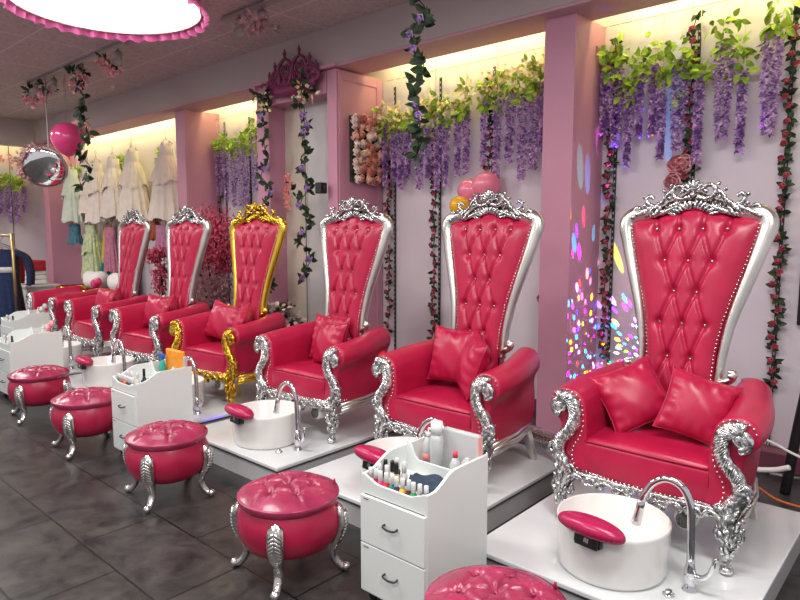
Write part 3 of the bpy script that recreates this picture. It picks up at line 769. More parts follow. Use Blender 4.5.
# ---------------------------------------------------------------- tufted stools
stl = thing('tufted_stool', 'second stool from the right, shown whole, round dusty pink lid, silver feet', 'stool', (-2.335, 1.81, 0), -.91, group='round tufted pedicure stools')
stl.scale = (.96, .96, 1.)
MB().lathe([(0, .120), (.12, .12), (.17, .128), (.218, .155), (.246, .20), (.256, .255), (.250, .305), (.232, .345), (.222, .362), (0, .362)], 56, cap=False).build('body', M['stool'], stl)
SBT = [(0.0, 0.0)]+[(.128*cos(PI/6+k*PI/3), .128*sin(PI/6+k*PI/3)) for k in range(6)]
SSG = []
for i, p in enumerate(SBT):
    for q in SBT[i+1:]:
        if math.hypot(p[0]-q[0], p[1]-q[1]) < .14: SSG.append((p, q))
for k in range(1, 7): SSG.append((SBT[k], (SBT[k][0]*2.1, SBT[k][1]*2.1)))
def lidf(u, v):
    a = 2*PI*u
    if v < .3: q = v/.3; r = .229+.022*sin(q*PI*.62); z = .345+.045*q
    else:
        q = (v-.3)/.7; r = .244*(1-q**1.15); z = .388+.056*(1-(r/.244)**3.)
    x, y = r*cos(a), r*sin(a)
    if v >= .3:
        d = min(segd(x, y, s) for s in SSG); z -= .010*math.exp(-(d/.011)**2)*min(1, q*4)
        d = min(math.hypot(x-p[0], y-p[1]) for p in SBT); z -= .019*math.exp(-(d/.024)**2)
        d0 = min((math.hypot(x-p[0], y-p[1]), p) for p in SBT)
        if d0[0] < .075:
            an = math.atan2(y-d0[1][1], x-d0[1][0]); z += .0028*sin(an*9)*math.exp(-((d0[0]-.035)/.02)**2)
    return (x, y, z)
ld = MB().grid(lidf, 120, 56, closeu=True).build('lid', M['stool_lid'], stl)
for p in SBT: MB().ball((p[0], p[1], .424), (.010, .010, .006), 8, 6).build('button', M['stool_lid'], ld)
MB().tube([(0, 0, 0), (0, 0, .014), (.003, 0, .026)], lambda q: .007-.002*q, 8).build('pull_tab', M['stool'], ld, loc=(-.235*cos(.9+PI*.0)*.0-.09, .215, .395))
for k in range(4):
    a = k*PI/2; m = Matrix.Rotation(a, 3, 'Z'); lg = MB()
    P = crom([(.236, 0, .330), (.260, 0, .295), (.262, 0, .235), (.246, 0, .175), (.222, 0, .125), (.222, 0, .075), (.248, 0, .035), (.275, 0, .018), (.292, 0, .026)], 5)
    lg.tube([m @ p for p in P], lambda q: (.036*(1-.58*q)*min(1, .35+q*7)+.012*sin(PI*min(1, q*2))+.006*(q > .9), .016+.012*sin(PI*min(1, q*1.8))*(q < .56)+.002), 12, up=tuple(m @ Vector((1, 0, .2))))
    for i in range(8):
        for sg in (-1, 1):
            mm = m @ Euler((sg*.8, .12, 0)).to_matrix()
            lg.ball(m @ Vector((.288-.0010*(i-2)**2, sg*.016, .292-.017*i)), (.010, .011, .024-.001*i), 8, 5, mm)
    lg.ball(m @ Vector((.262, 0, .306)), (.018, .020, .018), 8, 6)
    lg.ball(m @ Vector((.284, 0, .022)), (.024, .024, .022), 10, 8)
    lg.build('leg', M['stoolleg'], stl)
for (x, y, w) in ((-1.09, 1.70, 'nearest stool, only its dusty pink lid showing at the bottom edge of the picture'), (-3.59, 1.86, 'third stool from the right, round pink with silver feet, before the middle trolley'), (-4.85, 1.89, 'fourth stool from the right, pink, partly behind the middle trolley'),
                  (-6.01, 1.95, 'fifth stool from the right, pink, before the left trolleys'), (-7.55, 2.06, 'farthest stool, its pink side cut off by the left edge of the picture')):
    dup(stl, (x, y, 0), w, rz=-.91+R.uniform(-.06, .06))

# ---------------------------------------------------------------- trolleys
TW, TD, TH = .37, .42, .64
def prof(t):  # side wall height over depth 0..1
    h0, h1 = .587, .645
    s = max(0, min(1, (t-.08)/.36)); s = s*s*(3-2*s); return h0+(h1-h0)*s
tr = thing('trolley', 'nearest white drawer trolley holding nail polish and bottles', 'trolley', (-1.695, 2.06, 0), group='white salon trolleys')
cs = MB(); Z0 = .055
for sx in (-1, 1):
    pts = [(-TD/2, Z0), (TD/2, Z0)]+[(-TD/2+TD*t/16, prof(t/16)) for t in range(16, -1, -1)]
    cs.prism(pts, sx*TW/2-(.014 if sx > 0 else 0), sx*TW/2+(.014 if sx < 0 else 0), axis='x')
cs.box((0, 0, Z0+.008), (TW-.028, TD, .016)).box((0, TD/2-.007, .33), (TW-.028, .014, .55)).box((0, 0, .520), (TW-.028, TD-.004, .010))
cs.build('carcass', M['laminate'], tr, smooth=False, bevel=.0015)
fr = MB(); pts = [(-TW/2+.013, .503), (TW/2-.013, .503)]
for i in range(12, -13, -1):
    u = i/12; pts.append((u*(TW/2-.013), .587-.030*(1-max(0, abs(u)-.55)/.45 if abs(u) > .55 else 1)))
fr.prism(pts, -TD/2, -TD/2+.012); fr.build('front_panel', M['laminate'], tr, smooth=False, bevel=.001)
dv = MB(); pts = [(-TW/2+.013, .51), (TW/2-.013, .51)]
for i in range(16, -17, -1):
    u = i/16; k = max(0, min(1, (abs(u)-.62)/.33)); k = k*k*(3-2*k); pts.append((u*(TW/2-.013), .585+.075*k))
dv.prism(pts, .072, .084); dv.build('divider', M['laminate'], tr, smooth=False, bevel=.001)
for z0, z1 in ((.068, .283), (.289, .498)):
    d = MB().box((0, -TD/2-.004, (z0+z1)/2), (TW-.012, .018, z1-z0)).build('drawer', M['laminate'], tr, smooth=False, bevel=.002)
    MB().tube(crom([(-.035, -TD/2-.012, .0), (-.033, -TD/2-.030, -.004), (0, -TD/2-.034, -.008), (.033, -TD/2-.030, -.004), (.035, -TD/2-.012, 0)], 4), .0045, 8).build('handle', M['black'], d, loc=(0, 0, (z0+z1)/2+.012))
    MB().box((-.145, -TD/2-.0135, z1-.012), (.03, .002, .004)).build('label_strip', M['seam'], d, smooth=False)
for sx in (-1, 1):
    for sy in (-1, 1):
        w = MB().lathe([(0, -.009), (.020, -.009), (.022, -.005), (.022, .005), (.020, .009), (0, .009)], 18, (0, 0, .022), m=Euler((PI/2, 0, 0)).to_matrix(), cap=False)
        w.box((0, 0, .046), (.03, .026, .014)).build('caster', M['black'], tr, loc=(sx*(TW/2-.03), sy*(TD/2-.04), 0))
TR = [(-1.695, 2.06), (-4.345, 2.155), (-6.84, 2.15), (-8.50, 2.66)]
dup(tr, (TR[1][0], TR[1][1], 0), 'middle white drawer trolley carrying an orange packet and a blue sprayer')
dup(tr, (TR[2][0], TR[2][1], 0), 'left white drawer trolley behind the fifth stool', scale=(1.15, 1.08, 1.))
dup(tr, (TR[3][0], TR[3][1], 0), 'farthest white drawer trolley near the gold clothes rack', scale=(1.15, 1.05, 1.))
# ---------------------------------------------------------------- bottles and things on the trolleys
LAQ = {'crimson': (.45, .01, .04), 'hot pink': (.80, .04, .22), 'red': (.70, .02, .02), 'teal': (.01, .28, .22), 'navy': (.02, .03, .10), 'yellow': (.85, .55, .02),
       'maroon': (.12, .01, .03), 'green': (.02, .35, .12), 'clear': (.75, .72, .68), 'white': (.85, .85, .85), 'orange': (.85, .2, .02), 'black': (.01, .01, .01), 'gold': (.6, .4, .1)}
LM = {k: mat('lacquer_'+k.replace(' ', '_'), c, .08, coat=1.) for k, c in LAQ.items()}
capw = mat('bottle_cap_white', (.85, .86, .85), .3)
POL = {}
def polish(x, y, z, col, label, cap=capw, h=1., group='nail polish bottles'):
    key = (col, cap.name)
    if key not in POL:
        o = MB().lathe([(0, 0), (.0125, 0), (.0145, .003), (.0145, .034), (.008, .041), (.007, .044), (0, .044)], 16, cap=False).build('nail_polish', LM[col])
        MB().lathe([(0, .042), (.0105, .042), (.0095, .080), (.0085, .083), (0, .083)], 14, cap=False).build('cap', cap, o)
        o.location = (x, y, z); tag(o, label, 'nail polish', group); o.scale = (1, 1, h); POL[key] = o; return o
    return dup(POL[key], (x, y, z), label, scale=(1, 1, h), group=group)
tx, ty = TR[0]; tz = .527
row = ['white', 'crimson', 'hot pink', 'red', 'teal', 'navy', 'yellow', 'maroon', 'green', 'clear', 'clear']
for i, c in enumerate(row):
    d_ = 'nail polish bottle filled with %s lacquer, front row of the nearest trolley' % c
    if c == 'clear': d_ = 'clear nail polish, %s on the right in the front row, nearest trolley' % ('last' if i == 10 else 'next to last')
    polish(tx-.158+.0308*i, ty-TD/2+.030+.004*sin(i*2.1), tz, c, d_)
for i, (x, y, c, cp) in enumerate(((-.135, .062, 'crimson', 0), (-.100, .070, 'clear', 0), (-.150, .115, 'black', 1), (-.118, .125, 'clear', 1), (-.088, .118, 'gold', 1), (-.070, .150, 'clear', 0), (-.125, .165, 'black', 0))):
    polish(tx+x, ty-TD/2+y, tz, c, '%s bottle with %s cap, rear group in the nearest trolley, %s' % (c, 'black' if cp else 'white', ['front left', 'front right', 'middle left', 'middle', 'middle right', 'back right', 'back left'][i]), M['black'] if cp else capw, 1.15, 'rear nail polish bottles')
def towel(x, y, z, w, d, label):
    mb = MB(); 
    def f(u, v): return ((u-.5)*w+.01*sin(v*7), (v-.5)*d+.01*sin(u*6), .028+.010*sin(u*9+v*4)+.006*sin(v*17))
    mb.grid(f, 24, 20); o = mb.build('towel', M['navy'], loc=(x, y, z), solid=-.026); return tag(o, label, 'towel')
towel(tx+.055, ty-.03, tz, .20, .15, 'dark navy towel folded in the tray of the nearest trolley').rotation_euler = (0, 0, .15)
fz = .527
def pump_bottle(x, y, z, body, label, h=.13, r=.026, name='pump_bottle', strip=None):
    t = thing(name, label, 'bottle', (x, y, z))
    MB().lathe([(0, 0), (r, 0), (r, h*.8), (r*.45, h), (0, h)], 20, cap=False).build('body', body, t)
    MB().lathe([(0, h), (r*.42, h), (r*.42, h+.02), (r*.16, h+.02), (r*.16, h+.04), (0, h+.04)], 14, cap=False).tube([(0, 0, h+.04), (.03, 0, h+.038)], .006, 8).build('pump', capw, t)
    if strip: MB().lathe([(r*1.01, h*.2), (r*1.02, h*.2), (r*1.02, h*.5), (r*1.01, h*.5)], 20, cap=False).build('label_band', strip, t)
    return t
pinklab = mat('pink_label', (.8, .25, .25), .5)
pump_bottle(tx-.105, ty+.15, fz, M['frost'], 'clear pump bottle with a pink label at the back left of the nearest trolley', .15, .027, strip=pinklab)
t = thing('spray_bottle', 'tall frosted bottle with white cap rising highest from the nearest trolley', 'bottle', (tx-.03, ty+.115, fz))
MB().lathe([(0, 0), (.030, 0), (.031, .16), (.024, .19), (0, .19)], 20, cap=False).build('body', M['frost'], t)
MB().lathe([(0, .188), (.027, .188), (.027, .245), (0, .245)], 20, cap=False).build('cap', capw, t)
MB().tube(crom([(.012*cos(a*.6), .031+.0, .03+.01*a) for a in range(12)], 2), .002, 5).build('script_mark', LM['black'], t)
t = thing('small_bottle', 'small clear bottle with a red cap and blue label in the nearest trolley', 'bottle', (tx+.075, ty+.115, fz))
MB().lathe([(0, 0), (.024, 0), (.026, .07), (.010, .105), (0, .105)], 18, cap=False).build('body', M['frost'], t)
MB().lathe([(0, .104), (.012, .104), (.010, .13), (0, .13)], 14, cap=False).build('cap', mat('red_cap', (.75, .05, .08), .35), t)
MB().box((0, -.026, .04), (.026, .004, .018)).build('label_patch', mat('blue_label', (.03, .06, .4), .4), t, smooth=False)
t = thing('tissue_pack', 'white plastic packet with pink side standing at the back of the nearest trolley', 'packet', (tx+.07, ty+.172, fz))
MB().rbox((0, 0, .105), (.20, .034, .21), .014).build('pack', M['frost'], t)
MB().box((.098, 0, .105), (.006, .030, .19)).build('side_strip', mat('salmon_strip', (.85, .42, .38), .5), t, smooth=False)
# middle trolley
tx, ty = TR[1]
t = thing('wipes_packet', 'orange wipes packet standing at the back of the middle trolley', 'packet', (tx+.04, ty+.165, fz))
MB().rbox((0, 0, .115), (.24, .034, .23), .014).build('pack', mat('orange_pack', (.95, .32, .02), .35, var=.18, vscale=25), t)
MB().rbox((.125, .006, .10), (.03, .03, .19), .012).build('side_pack', M['frost'], t)
t = thing('sprayer', 'blue trigger spray bottle with green neck in the middle trolley', 'spray bottle', (tx-.075, ty+.12, fz))
MB().lathe([(0, 0), (.026, 0), (.027, .10), (.012, .13), (.010, .15), (0, .15)], 18, cap=False).build('body', mat('green_bottle', (.03, .40, .30), .3), t)
MB().box((.0, 0, .178), (.075, .020, .028)).box((-.028, 0, .15), (.010, .014, .045), ry=.35).box((0, 0, .158), (.026, .024, .02)).build('trigger_head', mat('blue_plastic', (.02, .12, .50), .3), t, bevel=.004)
for i, c in enumerate(['crimson', 'green', 'red', 'orange', 'maroon', 'navy', 'clear']):
    polish(tx-.150+.036*i, ty-TD/2+.032, tz, c, 'small %s nail polish bottle in the tray of the middle trolley' % c, group='polishes of the middle trolley')
for i, (x, y) in enumerate(((-.145, .10), (-.11, .11), (-.075, .10), (-.04, .12))):
    polish(tx+x, ty-TD/2+y, tz, 'clear', 'clear bottle in the rear group of the middle trolley, %s from the left' % ['first', 'second', 'third', 'fourth'][i], capw, 1.1, 'clear bottles of the middle trolley')
polish(tx+.0, ty-.06, tz, 'black', 'black capped dark bottle standing alone in the middle trolley', M['black'], 1.4)
towel(tx+.075, ty-.02, tz, .17, .13, 'dark navy towel in the tray of the middle trolley')
# left trolleys
for k, (ti, w) in enumerate(((2, 'left'), (3, 'farthest'))):
    tx, ty = TR[ti]
    for i, (x, y, c) in enumerate(((-.15, .04, 'white'), (-.11, .05, 'black'), (-.06, .04, 'clear'), (.0, .06, 'black'))):
        polish(tx+x, ty-TD/2+y, tz, c, '%s bottle in the %s trolley, %s from its left' % (c, w, ['first', 'second', 'third', 'fourth'][i]), M['black'] if i % 2 else capw, 1.1, 'bottles in the %s trolley' % w)
    pump_bottle(tx-.06, ty+.15, fz, M['frost'], 'white pump bottle at the back of the %s trolley' % w, .12)
    pk = MB()
    for i in range(5): pk.ball((.05*sin(i*2.2), .02*cos(i*3), .05+.035*i), (.045, .025, .035), 8, 6)
    tag(pk.build('pink_cloth', M['rosepink'] if k == 0 else M['frost'], loc=(tx+.10, ty+.15, fz)), ('bunched pink cloth' if k == 0 else 'crumpled pale plastic bag')+' at the back of the %s trolley' % w, 'cloth')

# ---------------------------------------------------------------- flowers
def rose_mb(r, seed=0, n=13):
    q = random.Random(seed); mb = MB()
    for i in range(n):
        f = (i+.6)/n; a = i*2.4; rr = r*(.12+.80*f); w = r*(.30+.42*f); tilt = .15+.95*f
        c = Vector((cos(a), sin(a), 0)); t = Vector((-sin(a), cos(a), 0))
        def g(u, v):
            x = (u-.5)*2; y = v; bulge = sin(PI*v*.8)
            rad = rr*(.45+.55*bulge)+tilt*r*.16*v; z = (1.-f*.55)*r*1.0*v - r*.35*f
            return c*(rad*(1-.22*x*x))+t*(x*w*(.55+.45*bulge))+Vector((0, 0, z-x*x*r*.15))
        mb.grid(g, 5, 5)
    mb.ball((0, 0, -.05*r), (r*.28, r*.28, r*.6), 8, 6); return mb
def leaves_mb(pts, n, l, w, spread, seed, down=0.):
    q = random.Random(seed); mb = MB()
    for _ in range(n):
        p = Vector(pts[q.randrange(len(pts))]); d = Vector((q.gauss(0, 1), q.gauss(0, 1), q.gauss(0, 1)-down)); d.normalize()
        p = p+d*q.random()*spread; mb.leaf(p, d, (q.gauss(0, 1), -1, q.gauss(0, 1)+.4), l*q.uniform(.7, 1.3), w*q.uniform(.7, 1.2))
    return mb
def raceme_mb(L, r, n, seed):
    q = random.Random(seed); mb = MB()
    for i in range(n):
        f = ((i+q.random())/n)**.9; a = i*2.39996+q.uniform(-.3, .3); rr = r*(1-.72*f)*q.uniform(.35, 1.05)*(.55+.45*min(1, f*8))
        c = Vector((rr*cos(a), rr*sin(a), -L*f)); d = Vector((cos(a), sin(a), q.uniform(-.7, .5))); s = q.uniform(.8, 1.25)
        mb.petal((c.x, c.y*.6, c.z), d, (q.uniform(-.5, .5), q.uniform(-.5, .5), 1), .034*s, .034*s, .3)
    return mb
def wisteria(name, label, loc, L, r, n, seed, stem=.25, lv=26, cream=0, group=''):
    big = r > .07; r = max(.012, r-.038); loc = (loc[0], loc[1]-.02 if loc[1] > 4.5 else loc[1], loc[2]-.05); stem += .05
    q = random.Random(seed); t = thing(name, label, 'flower garland', loc, group=group)
    mb = raceme_mb(L, r, n, seed)
    if big and loc[0] < -8.2:
        for k in range(2):
            m2 = raceme_mb(L*q.uniform(.6, .85), r*.6, n//3, seed+50+k); ox = (-1, 1)[k]*r*1.3; oz = -q.uniform(0, .1)
            m2.v = [(x+ox, y, z+oz) for x, y, z in m2.v]; mb.add(m2.v, m2.f)
    mb.build('blossom_cluster', M['wist'], t, recalc=False, smooth=False)
    leaves_mb([(q.uniform(-.09, .09), q.uniform(-.03, .0), q.uniform(-.06, .17)) for _ in range(12)], int(lv*1.5), .075, .046, .04, seed, .3).build('foliage', M['leaflime'], t, recalc=False, smooth=False)
    MB().tube(crom([(0, 0, -L*.2), (.01, 0, .1), (-.01, .0, stem-.05), (0, 0, stem), (.018, 0, stem+.012), (.03, 0, stem-.02)], 4), .003, 5).build('stem', M['hook'], t)
    if cream: leaves_mb([(q.uniform(-.10, .10), q.uniform(-.05, 0), q.uniform(.02, .2)) for _ in range(8)], 46, .045, .030, .05, seed+3).build('cream_flowers', M['cream'], t, recalc=False, smooth=False)
    return t
NTH = ['first', 'second', 'third', 'fourth', 'fifth', 'sixth', 'seventh', 'eighth', 'ninth', 'tenth', 'eleventh', 'twelfth', 'thirteenth', 'fourteenth', 'fifteenth', 'sixteenth']
# bay 1: x, z top of blossoms, length, radius
B1 = [(-2.225, 2.94, .50, .055), (-2.13, 2.96, .62, .095), (-2.03, 2.74, .56, .05), (-1.945, 2.86, .46, .045), (-1.84, 2.92, .52, .055), (-1.775, 2.72, .50, .05), (-1.655, 2.93, .66, .10), (-1.515, 2.78, .62, .055), (-1.355, 2.97, .66, .105), (-1.235, 2.78, .56, .05), (-1.065, 3.00, .68, .10)]
for i, (x, z, L, r) in enumerate(B1): wisteria('wisteria', 'hanging purple wisteria on the right bay wall, %s from the near pillar' % NTH[i], (x, 4.93, z), L, r, int(130+1500*r+150*L), 100+i, 3.2-z, 26, group='wisteria in the right bay')
B2 = [(-4.60, 2.78, .62, .05), (-4.47, 2.70, .50, .06), (-4.38, 2.72, .62, .06), (-4.28, 2.72, .52, .05), (-4.13, 2.76, .66, .09), (-4.02, 2.70, .50, .06), (-3.90, 2.80, .72, .07), (-3.80, 2.72, .60, .06), (-3.66, 2.78, .58, .055), (-3.56, 2.84, .62, .065), (-3.36, 2.88, .60, .055),
      (-3.22, 2.84, .70, .07), (-3.09, 2.90, .62, .085), (-2.96, 2.88, .76, .08), (-2.85, 2.93, .72, .09), (-2.76, 2.92, .58, .055)]
for i, (x, z, L, r) in enumerate(B2): wisteria('wisteria', 'hanging purple wisteria with cream flowers in the middle bay, %s from the rose panel' % NTH[i], (x, 4.92, z), L, r, int(120+1400*r+130*L), 200+i, 3.15-z, 20, 1, group='wisteria in the middle bay')
B3 = [(-7.74, 2.82, .66, .09), (-7.56, 2.80, .70, .08), (-7.38, 2.72, .70, .08), (-7.22, 2.86, .85, .09), (-7.10, 2.78, .75, .08), (-6.90, 2.90, .70, .10), (-6.72, 2.7, .7, .06)]
for i, (x, z, L, r) in enumerate(B3): wisteria('wisteria', 'purple wisteria in the bay left of the portal, %s from its left side' % NTH[i], (x, 4.93, z), L, r, 230, 300+i, 3.1-z, 26, group='wisteria left of the portal')
for i, (x, z, L, r) in enumerate(((-9.25, 2.78, .9, .13), (-12.5, 2.7, .4, .08), (-10.62, 2.75, .45, .06))): wisteria('wisteria', ['thick purple wisteria hanging between the ivory dresses', 'small wisteria at the far left end of the dress bay', 'short wisteria sprig behind the ivory dresses'][i], (x, 4.93, z), L, r, 260, 340+i, 3.1-z, 44)
for i in range(6):
    wisteria('wisteria', 'purple wisteria on the left end wall, %s from the picture edge' % NTH[i], (XL+.20, 3.55+.13*i, 2.52+.05*sin(i*3)), .62+.12*sin(i*2.3), .075, 220, 360+i, .4, 40, 0, group='wisteria on the end wall')
ew = MB()
for i in range(80):
    q = R; ew.petal((q.uniform(-.04, 0), q.uniform(-.9, .75), q.uniform(-.1, .1)), (0, q.gauss(0, 1), q.gauss(0, 1)), (1, 0, 0), .10, .06)
tag(ew.build('pink_garland', M['rosepink'], loc=(XL+.10, 3.6, 2.92), recalc=False, smooth=False), 'band of pale pink blossom along the top of the left end wall', 'garland')

def rose_vine(x, z0, z1, label, y=4.96, step=.085, rs=.026, seed=0, leafm='leafdark', rosem='rosedark', lw=.055, dens=6, nrose=1., group='rose vines on the wall', sway=.012, cat='rose vine', name='rose_vine'):
    q = random.Random(seed); t = thing(name, label, cat, (x, y, z0), group=group); H = z0-z1
    k = int(H/step)+1; pts = [(sway*sin(i*1.3+seed), sway*cos(i*1.7), -H*i/(k-1)) for i in range(k)]
    MB().tube(crom(pts, 3), .004, 5).build('stem', M['leafdark'], t)
    lm = MB()
    for p in pts:
        for _ in range(dens):
            d = Vector((q.gauss(0, 1), q.gauss(0, .5)-.3, q.gauss(0, .8))); d.normalize(); lm.leaf(p, d, (0, -1, q.gauss(0, .6)), lw*q.uniform(.7, 1.3), lw*.68)
    lm.build('leaves', M[leafm], t, recalc=False, smooth=False)
    rp = RP.get((rosem, rs))
    for i, p in enumerate(pts[1:]):
        if q.random() > nrose: continue
        loc = (p[0]+q.uniform(-.02, .02), p[1]-.022, p[2]+q.uniform(-.02, .02)); rot = (PI/2+q.uniform(-.5, .5), q.uniform(-.5, .5), 0)
        if rp is None: rp = rose_mb(rs, 5, 9).build('rose', M[rosem], t, loc=loc, rot=rot, recalc=False); RP[(rosem, rs)] = rp
        else:
            c = rp.copy(); COL.objects.link(c); c.parent = t; c.location = loc; c.rotation_euler = rot
    return t
RP = {}
rose_vine(-2.185, 3.1, .62, 'rose vine down the wall just right of the near pillar', seed=1)
rose_vine(-1.585, 3.18, 2.02, 'rose vine on the wall above the crest of the nearest throne chair', seed=2)
rose_vine(-.955, 3.05, .56, 'rose vine down the wall at the far right edge', seed=3)
rose_vine(-4.60, 2.35, .55, 'rose vine down the wall beside the rose panel', seed=4)
rose_vine(-3.985, 2.60, .45, 'rose vine down the wall between the third and second chair crests', seed=5)
rose_vine(-3.335, 3.0, 1.95, 'rose vine on the wall above the second throne chair', seed=6)
rose_vine(-7.80, 2.75, .9, 'rose vine at the left side of the bay left of the portal', seed=7)
rose_vine(-7.17, 2.25, .9, 'rose vine at the right side of the bay left of the portal', seed=8)
ivg = 'leafy vines hanging from the ceiling track'
rose_vine(-2.72, 3.56, 2.13, 'dark leafy vine hanging from the ceiling in front of the middle bay', y=3.22, seed=11, lw=.085, dens=6, rosem='lilac', rs=.035, nrose=.22, group=ivg, sway=.035, cat='vine', name='hanging_vine', step=.075)
rose_vine(-7.92, 3.52, 2.17, 'dark leafy vine hanging from the far ceiling track beside the pink balloon', y=3.22, seed=12, lw=.11, dens=6, rosem='lilac', rs=.035, nrose=.08, group=ivg, sway=.04, cat='vine', name='hanging_vine', step=.10)
pvg = 'vines hanging from the portal'
v1 = rose_vine(-5.79, 3.06, .95, 'dark vine with lilac roses hanging from the left of the portal lintel', y=4.26, seed=13, lw=.085, dens=5, rosem='lilac', rs=.045, nrose=.30, group=pvg, sway=.05, cat='vine', name='hanging_vine', step=.09)
v2 = rose_vine(-5.12, 3.08, 1.15, 'dark vine with lilac roses hanging from the right of the portal lintel', y=4.26, seed=14, lw=.085, dens=5, rosem='lilac', rs=.045, nrose=.28, group=pvg, sway=.045, cat='vine', name='hanging_vine', step=.09)
for v_, s in ((v1, 1), (v2, 2)):
    q = random.Random(s)
    leaves_mb([(q.uniform(-.10, .10), q.uniform(-.05, .03), q.uniform(-.12, .04)) for _ in range(10)], 40, .05, .034, .05, s+3, .3).build('cream_flowers', M['cream'], v_, recalc=False, smooth=False)
    leaves_mb([(q.uniform(-.12, .12), q.uniform(-.05, .03), q.uniform(-.02, .07)) for _ in range(10)], 30, .08, .045, .04, s+5).build('crown_leaves', M['leafdark'], v_, recalc=False, smooth=False)

# rose panel on the portal's right return
rp_ = thing('rose_wall_hanging', 'square panel packed with peach and cream roses on the pink portal side', 'rose panel', (-4.725, 4.76, 2.46))
MB().box((.0, 0, 0), (.04, .46, .66)).build('backing', M['leafdark'], rp_, smooth=False)
protos = {}
for j in range(8):
    for i in range(6):
        k = R.choice(['rose', 'rose', 'rosepale']) if i > 1 else R.choice(['rose', 'rosepale', 'rosepale'])
        loc = (.055+R.uniform(-.015, .02), -.205+.082*i+R.uniform(-.015, .015), -.30+.086*j+R.uniform(-.015, .015)); rot = (R.uniform(-.4, .4), PI/2+R.uniform(-.4, .4), R.uniform(-.3, .3))
        if k not in protos: protos[k] = rose_mb(.056, len(protos)+3, 15).build('rose', M[k], rp_, loc=loc, rot=rot, recalc=False)
        else:
            c = protos[k].copy(); COL.objects.link(c); c.parent = rp_; c.location = loc; c.rotation_euler = rot; c.scale = (R.uniform(.85, 1.15),)*3
def rose_bunch(loc, label, n, r, m, spread, leaves=14, yaw=0, group=None, vertical=False):
    t = thing('rose_bunch', label, 'roses', loc, yaw, group); p0 = None
    for i in range(n):
        l = (R.uniform(-1, 1)*spread*(.4 if vertical else 1), -.05, (-.5+i/n)*spread*4 if vertical else R.uniform(-1, 1)*spread)
        rot = (PI/2+R.uniform(-.4, .4), R.uniform(-.4, .4), 0)
        if p0 is None: p0 = rose_mb(r, n, 13).build('rose', M[m], t, loc=l, rot=rot, recalc=False)
        else: c = p0.copy(); COL.objects.link(c); c.parent = t; c.location = l; c.rotation_euler = rot
    leaves_mb([(0, 0, 0), (spread, 0, 0), (-spread, 0, 0)], leaves, .07, .04, spread, n+7).build('leaves', M['leafdark'], t, recalc=False, smooth=False)
    return t
rose_bunch((-1.62, 4.95, 2.06), 'dusty pink rose bunch just above the nearest throne chair crest', 4, .075, 'rosepink', .07)
rose_bunch((-2.70, 4.95, 1.05), 'small salmon rose bunch low on the wall between second chair and near pillar', 5, .045, 'rosepink', .05, 4)
rose_bunch((-5.27, 4.20, 2.05), 'upright cluster of peach roses beside the right portal vine', 8, .05, 'rose', .09, 8, vertical=True)

# blossom trees behind the chairs
def blossom_tree(loc, label, spec, trunk, seed):
    q = random.Random(seed); t = thing('blossom_tree', label, 'artificial tree', loc)
    tr_ = MB()
    for pts in trunk: tr_.tube(crom(pts, 4), lambda u: .022-.014*u, 7)
    tr_.build('trunk', M['bark'], t)
    for nm, m, blobs, n, s in spec:
        mb = MB()
        for _ in range(n):
            (cx, cy, cz, rx, rz) = blobs[q.randrange(len(blobs))]
            p = Vector((q.gauss(0, .5), q.gauss(0, .5), q.gauss(0, .5)))
            if p.length > 1.1: p = p.normalized()*1.1
            p = Vector((cx+p.x*rx, cy+p.y*rx*.8, cz+p.z*rz))
            for k in range(4):
                a = q.uniform(0, 6.28); mb.petal(p, (cos(a), q.uniform(-.8, .2), sin(a)), (0, -1, 0), s, s*.8, .3)
        mb.build(nm, M[m], t, recalc=False, smooth=False)
    mb = MB().lathe([(0, 0), (.13, 0), (.17, .3), (.16, .31), (.15, .28), (0, .28)], 20, cap=False); mb.build('pot', mat('grey_pot', (.25, .22, .24), .6) if 'grey_pot' not in bpy.data.materials else bpy.data.materials['grey_pot'], t)
    return t
blossom_tree((-6.72, 4.12, 0), 'artificial tree with crimson blossom standing behind the gold framed chair', [
    ('blossoms', 'blossom', [(0, 0, 1.72, .34, .22), (-.25, 0, 1.58, .28, .24), (.2, 0, 1.55, .28, .26), (-.35, 0, 1.32, .22, .22), (.05, -.05, 1.40, .28, .22), (-.38, -.05, 1.1, .16, .22), (.3, 0, 1.3, .2, .2)], 1500, .034),
    ('low_blossoms', 'blush', [(.15, -.12, 1.05, .28, .14), (-.15, -.12, .92, .26, .14), (.2, -.15, .85, .26, .14), (.38, -.1, .95, .16, .16)], 420, .034)],
    [[(0, 0, .25), (.02, 0, .8), (-.05, 0, 1.2), (-.2, 0, 1.6)], [(.01, 0, .7), (.12, 0, 1.1), (.1, 0, 1.6)], [(0, 0, .6), (-.2, 0, 1.0), (-.35, 0, 1.3)]], 21)
blossom_tree((-8.12, 4.20, 0), 'small crimson blossom spray in a pot behind the fifth throne chair', [
    ('blossoms', 'blossom', [(0, 0, 1.35, .2, .10), (-.12, 0, 1.28, .14, .10), (.05, 0, 1.1, .15, .12), (.0, 0, .9, .12, .12)], 420, .036)],
    [[(0, 0, .25), (.05, 0, .8), (0, 0, 1.3)]], 22)
fa = thing('flower_arrangement', 'dusty grey and cream flower arrangement behind the third chair arm before the portal', 'flowers', (-5.62, 4.12, 0))
MB().lathe([(0, 0), (.12, 0), (.16, .25), (.12, .42), (0, .42)], 20, cap=False).build('vase', bpy.data.materials['grey_pot'], fa)
q = random.Random(5)
for nm, m, n in (('dusty_flowers', 'dusty', 420), ('cream_roses', 'rosepale', 120), ('foliage', 'leafdark', 200)):
    leaves_mb([(q.uniform(-.42, .42), q.uniform(-.1, .1), q.uniform(.50, .86)) for _ in range(26)], n, .05, .04, .06, n).build(nm, M[m], fa, recalc=False, smooth=False)

